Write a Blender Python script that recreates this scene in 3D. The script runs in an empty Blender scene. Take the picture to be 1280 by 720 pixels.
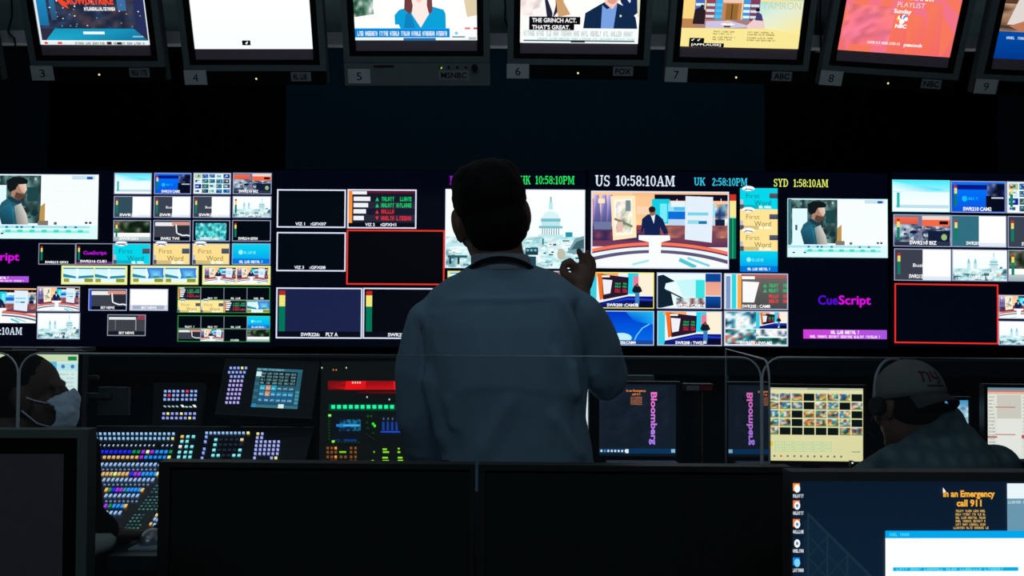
import bpy, bmesh, math, random
from mathutils import Vector, Matrix, noise as mnoise

C = bpy.context.scene.collection
rnd = random.Random(7)
sin, cos, pi = math.sin, math.cos, math.pi

# ------------------------------------------------------------------ camera frame
EYE = Vector((0, 0, 1.35))
F = 1244.4
PITCH, ROLL = math.atan(40 / F), 0.006
_fw = Vector((0, cos(PITCH), sin(PITCH)))
_up0 = Vector((0, -sin(PITCH), cos(PITCH)))
_rt = Vector((1, 0, 0)) * cos(ROLL) + _up0 * sin(ROLL)
_up = _up0 * cos(ROLL) - Vector((1, 0, 0)) * sin(ROLL)


def ray(px, py):
    return _fw + _rt * ((px - 640) / F) + _up * ((360 - py) / F)


def W(px, py, Y):
    """world point on the vertical plane y = Y seen at that place of the photograph"""
    d = ray(px, py)
    return EYE + d * (Y / d.y)


def on_plane(px, py, p0, n):
    d = ray(px, py)
    return EYE + d * ((p0 - EYE).dot(n) / d.dot(n))


# ------------------------------------------------------------------ materials
def l1(v):
    v = v / 255.0
    return v / 12.92 if v <= 0.04045 else ((v + 0.055) / 1.055) ** 2.4


def lin(c):
    return (l1(c[0]), l1(c[1]), l1(c[2]), 1.0)


def pm(name, col, rough=0.6, metal=0.0, spec=0.4, var=0.12, scale=40.0, bump=0.0, bscale=None, aniso=None):
    """procedural surface: base colour varied by a noise, optional bump"""
    m = bpy.data.materials.new(name)
    m.use_nodes = True
    nt = m.node_tree
    b = nt.nodes['Principled BSDF']
    b.inputs['Roughness'].default_value = rough
    b.inputs['Metallic'].default_value = metal
    b.inputs['Specular IOR Level'].default_value = spec
    tc = nt.nodes.new('ShaderNodeTexCoord')
    nz = nt.nodes.new('ShaderNodeTexNoise')
    nz.inputs['Scale'].default_value = scale
    nz.inputs['Detail'].default_value = 3
    src = tc.outputs['Object']
    if aniso:
        mp = nt.nodes.new('ShaderNodeMapping')
        mp.inputs['Scale'].default_value = aniso
        nt.links.new(src, mp.inputs['Vector'])
        src = mp.outputs['Vector']
    nt.links.new(src, nz.inputs['Vector'])
    mx = nt.nodes.new('ShaderNodeMix')
    mx.data_type = 'RGBA'
    mx.inputs['A'].default_value = (*[v * (1 - var) for v in col[:3]], 1)
    mx.inputs['B'].default_value = (*[v * (1 + var) for v in col[:3]], 1)
    nt.links.new(nz.outputs['Fac'], mx.inputs['Factor'])
    nt.links.new(mx.outputs['Result'], b.inputs['Base Color'])
    if bump:
        n2 = nt.nodes.new('ShaderNodeTexNoise')
        n2.inputs['Scale'].default_value = bscale or scale
        n2.inputs['Detail'].default_value = 4
        nt.links.new(src, n2.inputs['Vector'])
        bp = nt.nodes.new('ShaderNodeBump')
        bp.inputs['Strength'].default_value = bump
        bp.inputs['Distance'].default_value = 0.01
        nt.links.new(n2.outputs['Fac'], bp.inputs['Height'])
        nt.links.new(bp.outputs['Normal'], b.inputs['Normal'])
    return m


def screen_mat(name='lit_screen', rough=0.5, gain=1.0):
    m = bpy.data.materials.new(name)
    m.use_nodes = True
    nt = m.node_tree
    b = nt.nodes['Principled BSDF']
    b.inputs['Roughness'].default_value = rough
    b.inputs['Specular IOR Level'].default_value = 0.25
    at = nt.nodes.new('ShaderNodeAttribute')
    at.attribute_name = 'Col'
    dim = nt.nodes.new('ShaderNodeVectorMath')
    dim.operation = 'SCALE'
    dim.inputs['Scale'].default_value = 0.2
    nt.links.new(at.outputs['Vector'], dim.inputs[0])
    nt.links.new(dim.outputs[0], b.inputs['Base Color'])
    nt.links.new(at.outputs['Color'], b.inputs['Emission Color'])
    b.inputs['Emission Strength'].default_value = gain
    return m


def plaid_mat(name, c1, c2):
    m = bpy.data.materials.new(name)
    m.use_nodes = True
    nt = m.node_tree
    b = nt.nodes['Principled BSDF']
    b.inputs['Roughness'].default_value = 0.9
    b.inputs['Specular IOR Level'].default_value = 0.1
    tc = nt.nodes.new('ShaderNodeTexCoord')
    facs = []
    for ax in ('X', 'Z'):
        w = nt.nodes.new('ShaderNodeTexWave')
        w.bands_direction = ax
        w.inputs['Scale'].default_value = 7
        w.inputs['Distortion'].default_value = 1.5
        nt.links.new(tc.outputs['Object'], w.inputs['Vector'])
        facs.append(w.outputs['Fac'])
    mu = nt.nodes.new('ShaderNodeMath')
    mu.operation = 'MULTIPLY'
    nt.links.new(facs[0], mu.inputs[0])
    nt.links.new(facs[1], mu.inputs[1])
    mx = nt.nodes.new('ShaderNodeMix')
    mx.data_type = 'RGBA'
    mx.inputs['A'].default_value = (*c1, 1)
    mx.inputs['B'].default_value = (*c2, 1)
    nt.links.new(mu.outputs[0], mx.inputs['Factor'])
    nt.links.new(mx.outputs['Result'], b.inputs['Base Color'])
    return m


def acrylic_mat(name, tint=(0.93, 0.97, 0.98)):
    m = bpy.data.materials.new(name)
    m.use_nodes = True
    nt = m.node_tree
    nt.nodes.remove(nt.nodes['Principled BSDF'])
    out = nt.nodes['Material Output']
    tr = nt.nodes.new('ShaderNodeBsdfTransparent')
    tr.inputs['Color'].default_value = (*tint, 1)
    gl = nt.nodes.new('ShaderNodeBsdfGlossy')
    gl.inputs['Roughness'].default_value = 0.01
    fr = nt.nodes.new('ShaderNodeFresnel')
    fr.inputs['IOR'].default_value = 1.49
    df = nt.nodes.new('ShaderNodeBsdfDiffuse')
    df.inputs['Color'].default_value = (0.55, 0.68, 0.75, 1)
    nz = nt.nodes.new('ShaderNodeTexNoise')
    nz.inputs['Scale'].default_value = 3
    mr = nt.nodes.new('ShaderNodeMapRange')
    mr.inputs['To Min'].default_value = 0.025
    mr.inputs['To Max'].default_value = 0.04
    nt.links.new(nz.outputs['Fac'], mr.inputs['Value'])
    m1 = nt.nodes.new('ShaderNodeMixShader')
    m2 = nt.nodes.new('ShaderNodeMixShader')
    nt.links.new(mr.outputs['Result'], m1.inputs['Fac'])
    nt.links.new(tr.outputs[0], m1.inputs[1])
    nt.links.new(df.outputs[0], m1.inputs[2])
    nt.links.new(fr.outputs[0], m2.inputs['Fac'])
    nt.links.new(m1.outputs[0], m2.inputs[1])
    nt.links.new(gl.outputs[0], m2.inputs[2])
    nt.links.new(m2.outputs[0], out.inputs['Surface'])
    return m


SCR = screen_mat()
KEY = screen_mat('lit_key', 0.4)
M = dict(
    black=pm('black_plastic', (0.012, 0.013, 0.015), 0.5, spec=0.3),
    bezel=pm('gloss_black_bezel', (0.006, 0.006, 0.007), 0.35, spec=0.35),
    frame=pm('grey_monitor_plastic', (0.115, 0.145, 0.145), 0.6),
    frame2=pm('pale_monitor_plastic', (0.15, 0.17, 0.165), 0.6),
    dkbezel=pm('dark_bezel_plastic', (0.026, 0.03, 0.03), 0.5, spec=0.3),
    frame3=pm('thick_grey_frame', (0.1, 0.125, 0.12), 0.6),
    dkgrey=pm('dark_grey_plastic', (0.06, 0.068, 0.07), 0.55),
    offscreen=pm('switched_off_screen', (0.016, 0.023, 0.02), 0.45, spec=0.35),
    offscreen2=pm('switched_off_matte_screen', (0.13, 0.105, 0.13), 0.5, spec=0.3),
    unlit=pm('unlit_screen_glass', (0.26, 0.18, 0.23), 0.4, spec=0.3),
    tag=pm('paper_tag', (0.56, 0.58, 0.58), 0.9, spec=0.1),
    ink=pm('black_ink', (0.01, 0.01, 0.012), 0.9, spec=0.1),
    strip=pm('label_tape', (0.25, 0.26, 0.28), 0.7),
    rail=pm('painted_rail', (0.93, 0.93, 0.97), 0.5),
    fascia=pm('grey_fascia', (0.2, 0.27, 0.27), 0.8),
    wall=pm('black_wall', (0.02, 0.03, 0.04), 0.9, spec=0.1),
    wpan=pm('navy_wall_panel', (0.035, 0.095, 0.14), 0.85, spec=0.1),
    bpan=pm('black_wall_panel', (0.004, 0.005, 0.008), 0.9, spec=0.1),
    ceil=pm('black_ceiling', (0.015, 0.016, 0.018), 0.95, spec=0.1),
    floor=pm('dark_carpet', (0.02, 0.022, 0.026), 0.95, spec=0.1, scale=200, bump=0.3),
    desk=pm('dark_laminate', (0.02, 0.024, 0.03), 0.45, spec=0.3),
    pad=pm('grey_blue_mat', (0.3, 0.38, 0.48), 0.8),
    console=pm('console_metal', (0.018, 0.024, 0.03), 0.45, spec=0.3),
    consgreen=pm('console_plastic', (0.035, 0.045, 0.04), 0.5, spec=0.3),
    edge=pm('polished_acrylic_edge', (0.75, 0.82, 0.84), 0.3, spec=0.5, var=0.25, scale=2),
    acryl=acrylic_mat('clear_acrylic'),
    metal=pm('brushed_metal', (0.4, 0.42, 0.45), 0.35, metal=0.8),
    cable=pm('black_cable', (0.01, 0.01, 0.01), 0.6),
    shirt=pm('light_blue_cotton', (0.255, 0.4, 0.53), 0.9, spec=0.1, var=0.06, scale=12, bump=0.25, bscale=9, aniso=(1, 1, 0.45)),
    collar=pm('light_collar', (0.36, 0.42, 0.5), 0.9, spec=0.1, var=0.05),
    hair=pm('near_black_hair', (0.008, 0.007, 0.007), 0.75, spec=0.15, scale=250, bump=0.5),
    hair2=pm('short_dark_hair', (0.015, 0.014, 0.014), 0.8, spec=0.15, scale=250, bump=0.5),
    skin=pm('skin_tone', (0.26, 0.14, 0.1), 0.6, spec=0.3, scale=60),
    skin2=pm('skin_brown', (0.11, 0.07, 0.055), 0.6, spec=0.3, scale=60),
    trousers=pm('dark_trousers', (0.02, 0.022, 0.03), 0.9, spec=0.1),
    shoe=pm('black_leather', (0.01, 0.01, 0.01), 0.4),
    lanyard=pm('black_ribbon', (0.008, 0.009, 0.012), 0.8),
    badge=pm('white_card', (0.7, 0.7, 0.7), 0.5),
    mask=pm('pale_blue_mask', (0.66, 0.82, 0.98), 0.9, spec=0.1, bump=0.3, bscale=60),
    jumper=pm('black_jumper', (0.01, 0.011, 0.013), 0.95, spec=0.1),
    cuff=pm('pale_cuff', (0.5, 0.55, 0.52), 0.9, spec=0.1),
    cap=pm('grey_cap_cloth', (0.2, 0.215, 0.2), 0.95, spec=0.1, scale=90),
    capbill=pm('dark_cap_bill', (0.07, 0.075, 0.08), 0.95, spec=0.1),
    logo=pm('dark_red_stitching', (0.13, 0.03, 0.045), 0.9, spec=0.1),
    jacket=plaid_mat('teal_plaid_flannel', (0.1, 0.17, 0.2), (0.17, 0.26, 0.27)),
    headset=pm('grey_headset', (0.35, 0.42, 0.5), 0.4),
    fabric=pm('chair_fabric', (0.015, 0.016, 0.02), 0.95, spec=0.1),
    redglow=pm('red_plastic', (0.3, 0.02, 0.02), 0.4),
    eye=pm('eye_white', (0.7, 0.7, 0.7), 0.3),
)


# ------------------------------------------------------------------ objects
def tag(o, label=None, cat=None, group=None, kind=None):
    if label: o['label'] = label
    if cat: o['category'] = cat
    if group: o['group'] = group
    if kind: o['kind'] = kind
    return o


def thing(name, label, cat, mat=None, group=None):
    """an Empty at the base of a thing"""
    o = bpy.data.objects.new(name, None)
    C.objects.link(o)
    o.empty_display_size = 0.05
    if mat is not None:
        o.matrix_basis = mat if isinstance(mat, Matrix) else Matrix.Translation(Vector(mat))
    return tag(o, label, cat, group)


class MB:
    """collects faces of one mesh"""
    def __init__(s):
        s.v, s.f, s.c = [], [], []

    def face(s, pts, col=None):
        k = len(s.v)
        s.v += [Vector(p) for p in pts]
        s.f.append(tuple(range(k, k + len(pts))))
        if col is not None:
            s.c += (col if isinstance(col, list) else [col] * len(pts))

    def hull(s, a, b, col=None):
        """closed band between two equal loops with both ends capped; a is seen counter-clockwise from outside"""
        n = len(a)
        s.face(a, col)
        s.face(list(reversed(b)), col)
        for i in range(n):
            j = (i + 1) % n
            s.face([a[j], a[i], b[i], b[j]], col)

    def box(s, x0, x1, y0, y1, z0, z1, col=None):
        s.hull([(x0, y0, z0), (x1, y0, z0), (x1, y0, z1), (x0, y0, z1)],
               [(x0, y1, z0), (x1, y1, z0), (x1, y1, z1), (x0, y1, z1)], col)

    def tube(s, path, r, n=8, caps=True):
        path = [Vector(p) for p in path]
        rs = r if isinstance(r, (list, tuple)) else [r] * len(path)
        k0 = len(s.v)
        ref = None
        for i, p in enumerate(path):
            t = (path[min(i + 1, len(path) - 1)] - path[max(i - 1, 0)]).normalized()
            if ref is None:
                ref = Vector((0, 0, 1)) if abs(t.z) < 0.9 else Vector((1, 0, 0))
            a = t.cross(ref).normalized()
            b = t.cross(a).normalized()
            ref = -t.cross(a).cross(t).cross(t) if False else ref
            for j in range(n):
                w = 2 * pi * j / n
                s.v.append(p + (a * cos(w) + b * sin(w)) * rs[i])
        m = len(path)
        for i in range(m - 1):
            for j in range(n):
                q = (j + 1) % n
                s.f.append((k0 + i * n + j, k0 + i * n + q, k0 + (i + 1) * n + q, k0 + (i + 1) * n + j))
        if caps:
            s.f.append(tuple(k0 + j for j in range(n)))
            s.f.append(tuple(k0 + (m - 1) * n + j for j in reversed(range(n))))

    def ell(s, c, r, rot=None, nu=20, nv=12):
        c = Vector(c)
        k0 = len(s.v)
        for i in range(1, nv):
            th = pi * i / nv
            for j in range(nu):
                ph = 2 * pi * j / nu
                p = Vector((r[0] * sin(th) * cos(ph), r[1] * sin(th) * sin(ph), r[2] * cos(th)))
                s.v.append(c + (rot @ p if rot else p))
        p = Vector((0, 0, r[2]))
        top = len(s.v); s.v.append(c + (rot @ p if rot else p))
        bot = len(s.v); s.v.append(c - (rot @ p if rot else p))
        for i in range(nv - 2):
            for j in range(nu):
                q = (j + 1) % nu
                s.f.append((k0 + i * nu + j, k0 + (i + 1) * nu + j, k0 + (i + 1) * nu + q, k0 + i * nu + q))
        for j in range(nu):
            q = (j + 1) % nu
            s.f.append((top, k0 + j, k0 + q))
            e = k0 + (nv - 2) * nu
            s.f.append((bot, e + q, e + j))

    def limb(s, pts, rs):
        """tapered limb with round joints"""
        for p, r in zip(pts, rs):
            s.ell(p, (r, r, r), nu=14, nv=8)
        for i in range(len(pts) - 1):
            s.tube([pts[i], pts[i + 1]], [rs[i], rs[i + 1]], 14)

    def loft(s, secs, n=28, pw=2.0):
        """horizontal elliptic sections (cx, cy, cz, rx, ry)"""
        k0 = len(s.v)
        for cx, cy, cz, rx, ry in secs:
            for j in range(n):
                w = 2 * pi * j / n
                cw, sw = cos(w), sin(w)
                e = 2.0 / pw
                s.v.append(Vector((cx + rx * math.copysign(abs(cw) ** e, cw), cy + ry * math.copysign(abs(sw) ** e, sw), cz)))
        m = len(secs)
        for i in range(m - 1):
            for j in range(n):
                q = (j + 1) % n
                s.f.append((k0 + i * n + j, k0 + i * n + q, k0 + (i + 1) * n + q, k0 + (i + 1) * n + j))
        s.f.append(tuple(k0 + j for j in reversed(range(n))))
        s.f.append(tuple(k0 + (m - 1) * n + j for j in range(n)))

    def mesh(s, name, inv=None):
        me = bpy.data.meshes.new(name)
        vs = [inv @ v for v in s.v] if inv else s.v
        me.from_pydata([tuple(v) for v in vs], [], s.f)
        if s.c:
            at = me.color_attributes.new('Col', 'FLOAT_COLOR', 'CORNER')
            flat = []
            for c in s.c:
                flat += c
            at.data.foreach_set('color', flat)
        else:
            bm = bmesh.new()
            bm.from_mesh(me)
            bmesh.ops.recalc_face_normals(bm, faces=bm.faces)
            bm.to_mesh(me)
            bm.free()
        return me

    def build(s, name, mat, parent=None, world=False, bevel=0, smooth=False, label=None):
        inv = parent.matrix_basis.inverted() if (world and parent is not None) else None
        return link(name, s.mesh(name, inv), mat, parent, bevel, smooth, label)


def link(name, me, mat, parent=None, bevel=0, smooth=False, label=None):
    o = bpy.data.objects.new(name, me)
    C.objects.link(o)
    if mat: me.materials.append(mat)
    if parent is not None: o.parent = parent
    if bevel:
        m = o.modifiers.new('soft_edges', 'BEVEL')
        m.width = bevel
        m.segments = 2
        m.limit_method = 'ANGLE'
    if smooth:
        for p in me.polygons: p.use_smooth = True
    if label: o['label'] = label
    return o


def fused(mb, voxel, smooth=4, disp=None):
    """fuse overlapping closed shapes into one continuous skin and return its mesh"""
    me = mb.mesh('tmp')
    o = bpy.data.objects.new('tmp', me)
    C.objects.link(o)
    r = o.modifiers.new('r', 'REMESH')
    r.mode = 'VOXEL'
    r.voxel_size = voxel
    s_ = o.modifiers.new('s', 'SMOOTH')
    s_.factor = 0.5
    s_.iterations = smooth
    dg = bpy.context.evaluated_depsgraph_get()
    out = bpy.data.meshes.new_from_object(o.evaluated_get(dg))
    bpy.data.objects.remove(o)
    bpy.data.meshes.remove(me)
    if disp:
        ns = [v.normal.copy() for v in out.vertices]
        for v, n in zip(out.vertices, ns):
            v.co = v.co + n * disp(v.co)
    for p in out.polygons: p.use_smooth = True
    out.materials.clear()
    return out


def place(me, parent):
    """move a world-space mesh into its parent's frame"""
    me.transform(parent.matrix_basis.inverted())
    return me


# ------------------------------------------------------------------ pictures on screens
_txt = {}


def text_polys(s, bold=0.0):
    k = (s, bold)
    if k not in _txt:
        cu = bpy.data.curves.new('t', 'FONT')
        cu.body = s
        cu.resolution_u = 3
        cu.offset = bold
        o = bpy.data.objects.new('t', cu)
        C.objects.link(o)
        dg = bpy.context.evaluated_depsgraph_get()
        me = o.evaluated_get(dg).to_mesh()
        vs = [(v.co.x, v.co.y) for v in me.vertices]
        x0, x1 = min(v[0] for v in vs), max(v[0] for v in vs)
        y0, y1 = min(v[1] for v in vs), max(v[1] for v in vs)
        fs = [[((vs[i][0] - x0) / (x1 - x0), (y1 - vs[i][1]) / (y1 - y0)) for i in p.vertices] for p in me.polygons]
        o.evaluated_get(dg).to_mesh_clear()
        bpy.data.objects.remove(o)
        bpy.data.curves.remove(cu)
        _txt[k] = fs
    return _txt[k]


# a slab-serif alphabet of strokes for the clocks: (width, polygons) on a body ten high
def _arc(cx, cy, rx, ry, a0, a1, tx=1.9, ty=1.1, n=12):
    out = []
    for i in range(n):
        q = []
        for a, k in ((a0 + (a1 - a0) * i / n, 0), (a0 + (a1 - a0) * (i + 1) / n, 0), (a0 + (a1 - a0) * (i + 1) / n, 1), (a0 + (a1 - a0) * i / n, 1)):
            w = math.radians(a)
            q.append((cx + (rx - tx * k) * cos(w), cy - (ry - ty * k) * sin(w)))
        out.append(q)
    return out


def _r(x0, y0, x1, y1):
    return [(x0, y0), (x1, y0), (x1, y1), (x0, y1)]


def _g():
    g = {}
    g['U'] = (9, [_r(0, 0, 3.6, 1), _r(5.6, 0, 9, 1), _r(1, 0, 2.9, 6.5), _r(6.6, 0, 7.9, 6.5)] + _arc(4.45, 6.4, 3.45, 3.6, 180, 360, 1.6, 1.2))
    g['S'] = (7, _arc(3.5, 2.8, 3, 2.8, 35, 270, 1.6, 1.1) + _arc(3.5, 7.2, 3.2, 2.8, -150, 90, 1.6, 1.1) + [_r(5.5, 0.2, 6.3, 3), _r(0.4, 7, 1.2, 9.8)])
    g['H'] = (10, [_r(0, 0, 4, 1), _r(6, 0, 10, 1), _r(0, 9, 4, 10), _r(6, 9, 10, 10), _r(1.1, 0, 3, 10), _r(7, 0, 8.9, 10), _r(2, 4.4, 8, 5.5)])
    g['K'] = (9.5, [_r(0, 0, 4, 1), _r(0, 9, 4, 10), _r(1.1, 0, 3, 10), _r(6, 0, 9.2, 1), _r(6.2, 9, 9.5, 10), [(7, 0.5), (8.4, 0.5), (3.6, 5.8), (2.8, 5)], [(4, 4.6), (5.6, 3.6), (8.9, 9.6), (6.8, 9.6)]])
    g['Y'] = (9, [_r(0, 0, 3.8, 1), _r(5.6, 0, 9, 1), [(1, 0.5), (3, 0.5), (5.4, 5.4), (3.7, 5.6)], [(6.8, 0.5), (8, 0.5), (5.2, 5.6), (4.2, 5)], _r(3.6, 5, 5.5, 10), _r(2.6, 9, 6.5, 10)])
    g['D'] = (9, [_r(0, 0, 4.5, 1.1), _r(0, 8.9, 4.5, 10), _r(1.1, 0, 3, 10)] + _arc(4, 5, 4.8, 5, -90, 90, 1.9, 1.1))
    g['A'] = (10, [_r(0, 9, 3.4, 10), _r(6, 9, 10, 10), [(4.4, 0), (5.4, 0), (2.2, 9.6), (1, 9.6)], [(4.4, 0), (6, 0), (9, 9.6), (7, 9.6)], _r(2.8, 5.9, 7, 6.9)])
    g['M'] = (12, [_r(0, 0, 3, 1), _r(9, 0, 12, 1), _r(0, 9, 3.4, 10), _r(8, 9, 12, 10), _r(1.1, 0, 2.3, 10), _r(9, 0, 10.9, 10), [(1.2, 0), (3.4, 0), (6.6, 8.4), (5.6, 9.4)], [(8.6, 0), (9.6, 0), (6.4, 9.4), (5.6, 8.6)]])
    g['P'] = (8.4, [_r(0, 0, 4.6, 1.1), _r(0, 9, 4.2, 10), _r(1.1, 0, 3, 10), _r(2, 4.7, 4.6, 5.8)] + _arc(4.4, 2.9, 3.8, 2.9, -90, 90, 1.8, 1.1))
    g['0'] = (7, _arc(3.5, 5, 3.3, 5, 0, 360, 1.7, 1.1, 20))
    g['1'] = (6, [_r(2.2, 0, 4.1, 10), _r(0.6, 9, 5.6, 10), [(2.6, 0), (2.6, 1.6), (0.6, 2.2), (0.6, 1.2)]])
    g['2'] = (7, _arc(3.4, 2.9, 3.1, 2.9, 0, 170, 1.8, 1.1) + [[(4.6, 2.9), (6.5, 2.9), (2.2, 9), (0.3, 9)], _r(0.3, 8.7, 6.6, 10)])
    g['5'] = (7, [_r(1, 0, 6.1, 1.3), _r(0.9, 0, 2.1, 5)] + _arc(3.2, 6.6, 3.3, 3.4, -155, 140, 1.8, 1.1))
    g['8'] = (7, _arc(3.5, 2.6, 2.9, 2.6, 0, 360, 1.5, 0.95, 16) + _arc(3.5, 7.2, 3.3, 2.8, 0, 360, 1.7, 1, 16))
    g[':'] = (3, [_r(0.5, 3, 2.3, 4.9), _r(0.5, 8, 2.3, 9.9)])
    return g


GL = _g()


def serif_polys(s):
    x, fs = 0.0, []
    for ch in s:
        if ch == ' ':
            x += 5
            continue
        w, ps = GL[ch]
        fs += [[(x + a, b) for a, b in p] for p in ps]
        x += w + 0.5
    return [[(a / x, b / 10) for a, b in p] for p in fs]


class Pic:
    """a flat picture on a screen; u to the right, v down, both 0..1; later strokes lie a hair in front of earlier ones"""
    def __init__(s, tl, tr, bl, n, step=0.00004):
        s.tl, s.du, s.dv, s.n = Vector(tl), Vector(tr) - Vector(tl), Vector(bl) - Vector(tl), Vector(n).normalized()
        s.mb, s.k, s.step = MB(), [0], step
        s.T = (0, 0, 1, 1)

    def sub(s, u0, v0, u1, v1):
        q = Pic.__new__(Pic)
        q.__dict__.update(s.__dict__)
        a, b, w, h = s.T
        q.T = (a + u0 * w, b + v0 * h, (u1 - u0) * w, (v1 - v0) * h)
        return q

    def P(s, u, v):
        a, b, w, h = s.T
        return s.tl + s.du * (a + u * w) + s.dv * (b + v * h) + s.n * (s.k[0] * s.step)

    def up(s):
        s.k[0] += 1

    def poly(s, pts, c, up=True):
        if up: s.up()
        col = [lin(x) for x in c] if isinstance(c, list) else lin(c)
        s.mb.face([s.P(u, v) for u, v in reversed(pts)], list(reversed(col)) if isinstance(col, list) else col)

    def rect(s, u0, v0, u1, v1, c, c2=None, c3=None):
        """c2: colour at the bottom, c3: colour at the right side"""
        if c2: c = [c, c, c2, c2]
        elif c3: c = [c, c3, c3, c]
        s.poly([(u0, v0), (u1, v0), (u1, v1), (u0, v1)], c)

    def ell(s, cu, cv, ru, rv, c, n=14):
        s.poly([(cu + ru * cos(2 * pi * i / n), cv + rv * sin(2 * pi * i / n)) for i in range(n)], c)

    def line(s, pts, w, c, asp=1.78):
        s.up()
        for (a, b), (d, e) in zip(pts, pts[1:]):
            dx, dy = (d - a) * asp, e - b
            L = math.hypot(dx, dy) or 1
            nx, ny = -dy / L * w / 2 / asp, dx / L * w / 2
            s.poly([(a + nx, b + ny), (a - nx, b - ny), (d - nx, e - ny), (d + nx, e + ny)], c, False)

    def frame(s, c, tu, tv):
        s.up()
        for r in ((0, 0, 1, tv), (0, 1 - tv, 1, 1), (0, tv, tu, 1 - tv), (1 - tu, tv, 1, 1 - tv)):
            s.poly(_r(*r), c, False)

    def polys(s, fs, u0, v0, u1, v1, c):
        s.up()
        for f in fs:
            a = sum(f[i][0] * f[(i + 1) % len(f)][1] - f[(i + 1) % len(f)][0] * f[i][1] for i in range(len(f)))
            g = f if a > 0 else list(reversed(f))
            s.poly([(u0 + x * (u1 - u0), v0 + y * (v1 - v0)) for x, y in g], c, False)

    def text(s, t, u0, v0, u1, v1, c, bold=0.012):
        s.polys(text_polys(t, bold), u0, v0, u1, v1, c)

    def serif(s, t, u0, v0, u1, v1, c):
        s.polys(serif_polys(t), u0, v0, u1, v1, c)

    def scrib(s, u0, v0, u1, v1, c, n, seed=0, fill=0.75):
        """a line of writing too small to read: little upright strokes in word-like groups"""
        r = random.Random(seed)
        s.up()
        w, h, left = (u1 - u0) / n, v1 - v0, r.randint(3, 8)
        th = 0.26
        for i in range(n):
            left -= 1
            if left < 0:
                left = r.randint(3, 8)
                if fill < 1: continue
            a, b = u0 + w * i, u0 + w * (i + 0.82)
            k = r.randint(0, 4)
            if k != 3: s.poly(_r(a, v0, a + w * th, v1), c, False)
            if k in (1, 3): s.poly(_r(a + w * th, v0, b, v0 + h * th), c, False)
            if k in (0, 1, 4): s.poly(_r(a + w * th, v0 + h * 0.42, b, v0 + h * (0.42 + th * 0.8)), c, False)
            if k in (1, 2): s.poly(_r(a + w * th, v1 - h * th, b, v1), c, False)
            if k in (0, 4): s.poly(_r(b - w * th, v0, b, v1), c, False)
            if k == 3: s.poly(_r((a + b) / 2 - w * th / 2, v0 + h * th, (a + b) / 2 + w * th / 2, v1), c, False)

    def noise(s, u0, v0, u1, v1, nx, ny, pal, seed=0, hard=False):
        """a patch of a photograph: a net of colours drawn from a palette, soft or hard edged"""
        r = random.Random(seed)
        s.up()
        if hard:
            for i in range(nx):
                for j in range(ny):
                    s.poly(_r(u0 + (u1 - u0) * i / nx, v0 + (v1 - v0) * j / ny, u0 + (u1 - u0) * (i + 1) / nx, v0 + (v1 - v0) * (j + 1) / ny), r.choice(pal), False)
            return
        g0 = [[r.choice(pal) for _ in range(nx + 2)] for _ in range(ny + 2)]
        nx, ny = nx * 2, ny * 2
        g = []
        for j in range(ny + 1):
            g.append([])
            for i in range(nx + 1):
                a, b, fa, fb = i // 2, j // 2, (i % 2) / 2, (j % 2) / 2
                k = 1 + 0.25 * (r.random() - 0.5)
                g[-1].append(tuple(max(0, min(255, k * ((g0[b][a][q] * (1 - fa) + g0[b][a + 1][q] * fa) * (1 - fb) + (g0[b + 1][a][q] * (1 - fa) + g0[b + 1][a + 1][q] * fa) * fb))) for q in range(3)))
        for j in range(ny):
            for i in range(nx):
                s.poly(_r(u0 + (u1 - u0) * i / nx, v0 + (v1 - v0) * j / ny, u0 + (u1 - u0) * (i + 1) / nx, v0 + (v1 - v0) * (j + 1) / ny),
                       [g[j][i], g[j][i + 1], g[j + 1][i + 1], g[j + 1][i]], False)

    def build(s, name, parent, world=False, label=None, mat=None):
        return s.mb.build(name, mat or SCR, parent, world, label=label)
# ------------------------------------------------------------------ what the screens show
WHT, BLK, NAVY = (255, 255, 255), (3, 6, 14), (3, 8, 22)


def caption(p, t, u0=0.28, u1=0.72, v0=0.84, v1=0.95, c=WHT):
    p.text(t, u0, v0, u1, v1, c, 0.03)


def meter(p, u0=0.06, v0=0.14, u1=0.11, v1=0.8):
    h = v1 - v0
    p.rect(u0, v0, u1, v0 + 0.13 * h, (190, 48, 30))
    p.rect(u0, v0 + 0.13 * h, u1, v0 + 0.4 * h, (236, 222, 120))
    p.rect(u0, v0 + 0.4 * h, u1, v1, (10, 128, 100))


def sky(p):
    p.rect(0, 0, 1, 1, (40, 235, 255), (255, 255, 255))
    p.poly([(0, 0.05), (0.9, 0.3), (0.4, 0.4), (0, 0.35)], [(150, 250, 255), (0, 225, 245), (230, 255, 255), (255, 255, 255)])
    p.rect(0, 0.38, 1, 1, (235, 253, 255), (255, 255, 255))
    p.rect(0.06, 0.78, 0.98, 0.88, (190, 225, 235))
    p.rect(0.08, 0.4, 0.13, 0.86, (30, 190, 180))


def blueboard(p):
    p.rect(0, 0, 1, 1, (10, 60, 200), (10, 90, 225))
    p.rect(0, 0, 1, 0.13, (20, 110, 240))
    p.rect(0.08, 0.12, 0.66, 0.26, (8, 25, 130))
    p.rect(0.1, 0.28, 0.66, 0.92, (0, 115, 250), (10, 85, 225))
    p.noise(0.66, 0.08, 0.98, 0.5, 5, 3, [(8, 20, 70), (40, 60, 120), (150, 150, 170), (10, 12, 25)], 3)
    p.rect(0.64, 0.46, 0.98, 0.95, (6, 12, 30))
    p.rect(0.74, 0.5, 0.96, 0.55, (190, 200, 220))
    p.ell(0.25, 0.56, 0.05, 0.09, (20, 190, 255))
    p.scrib(0.32, 0.51, 0.5, 0.6, (20, 190, 255), 7, 1)


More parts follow.
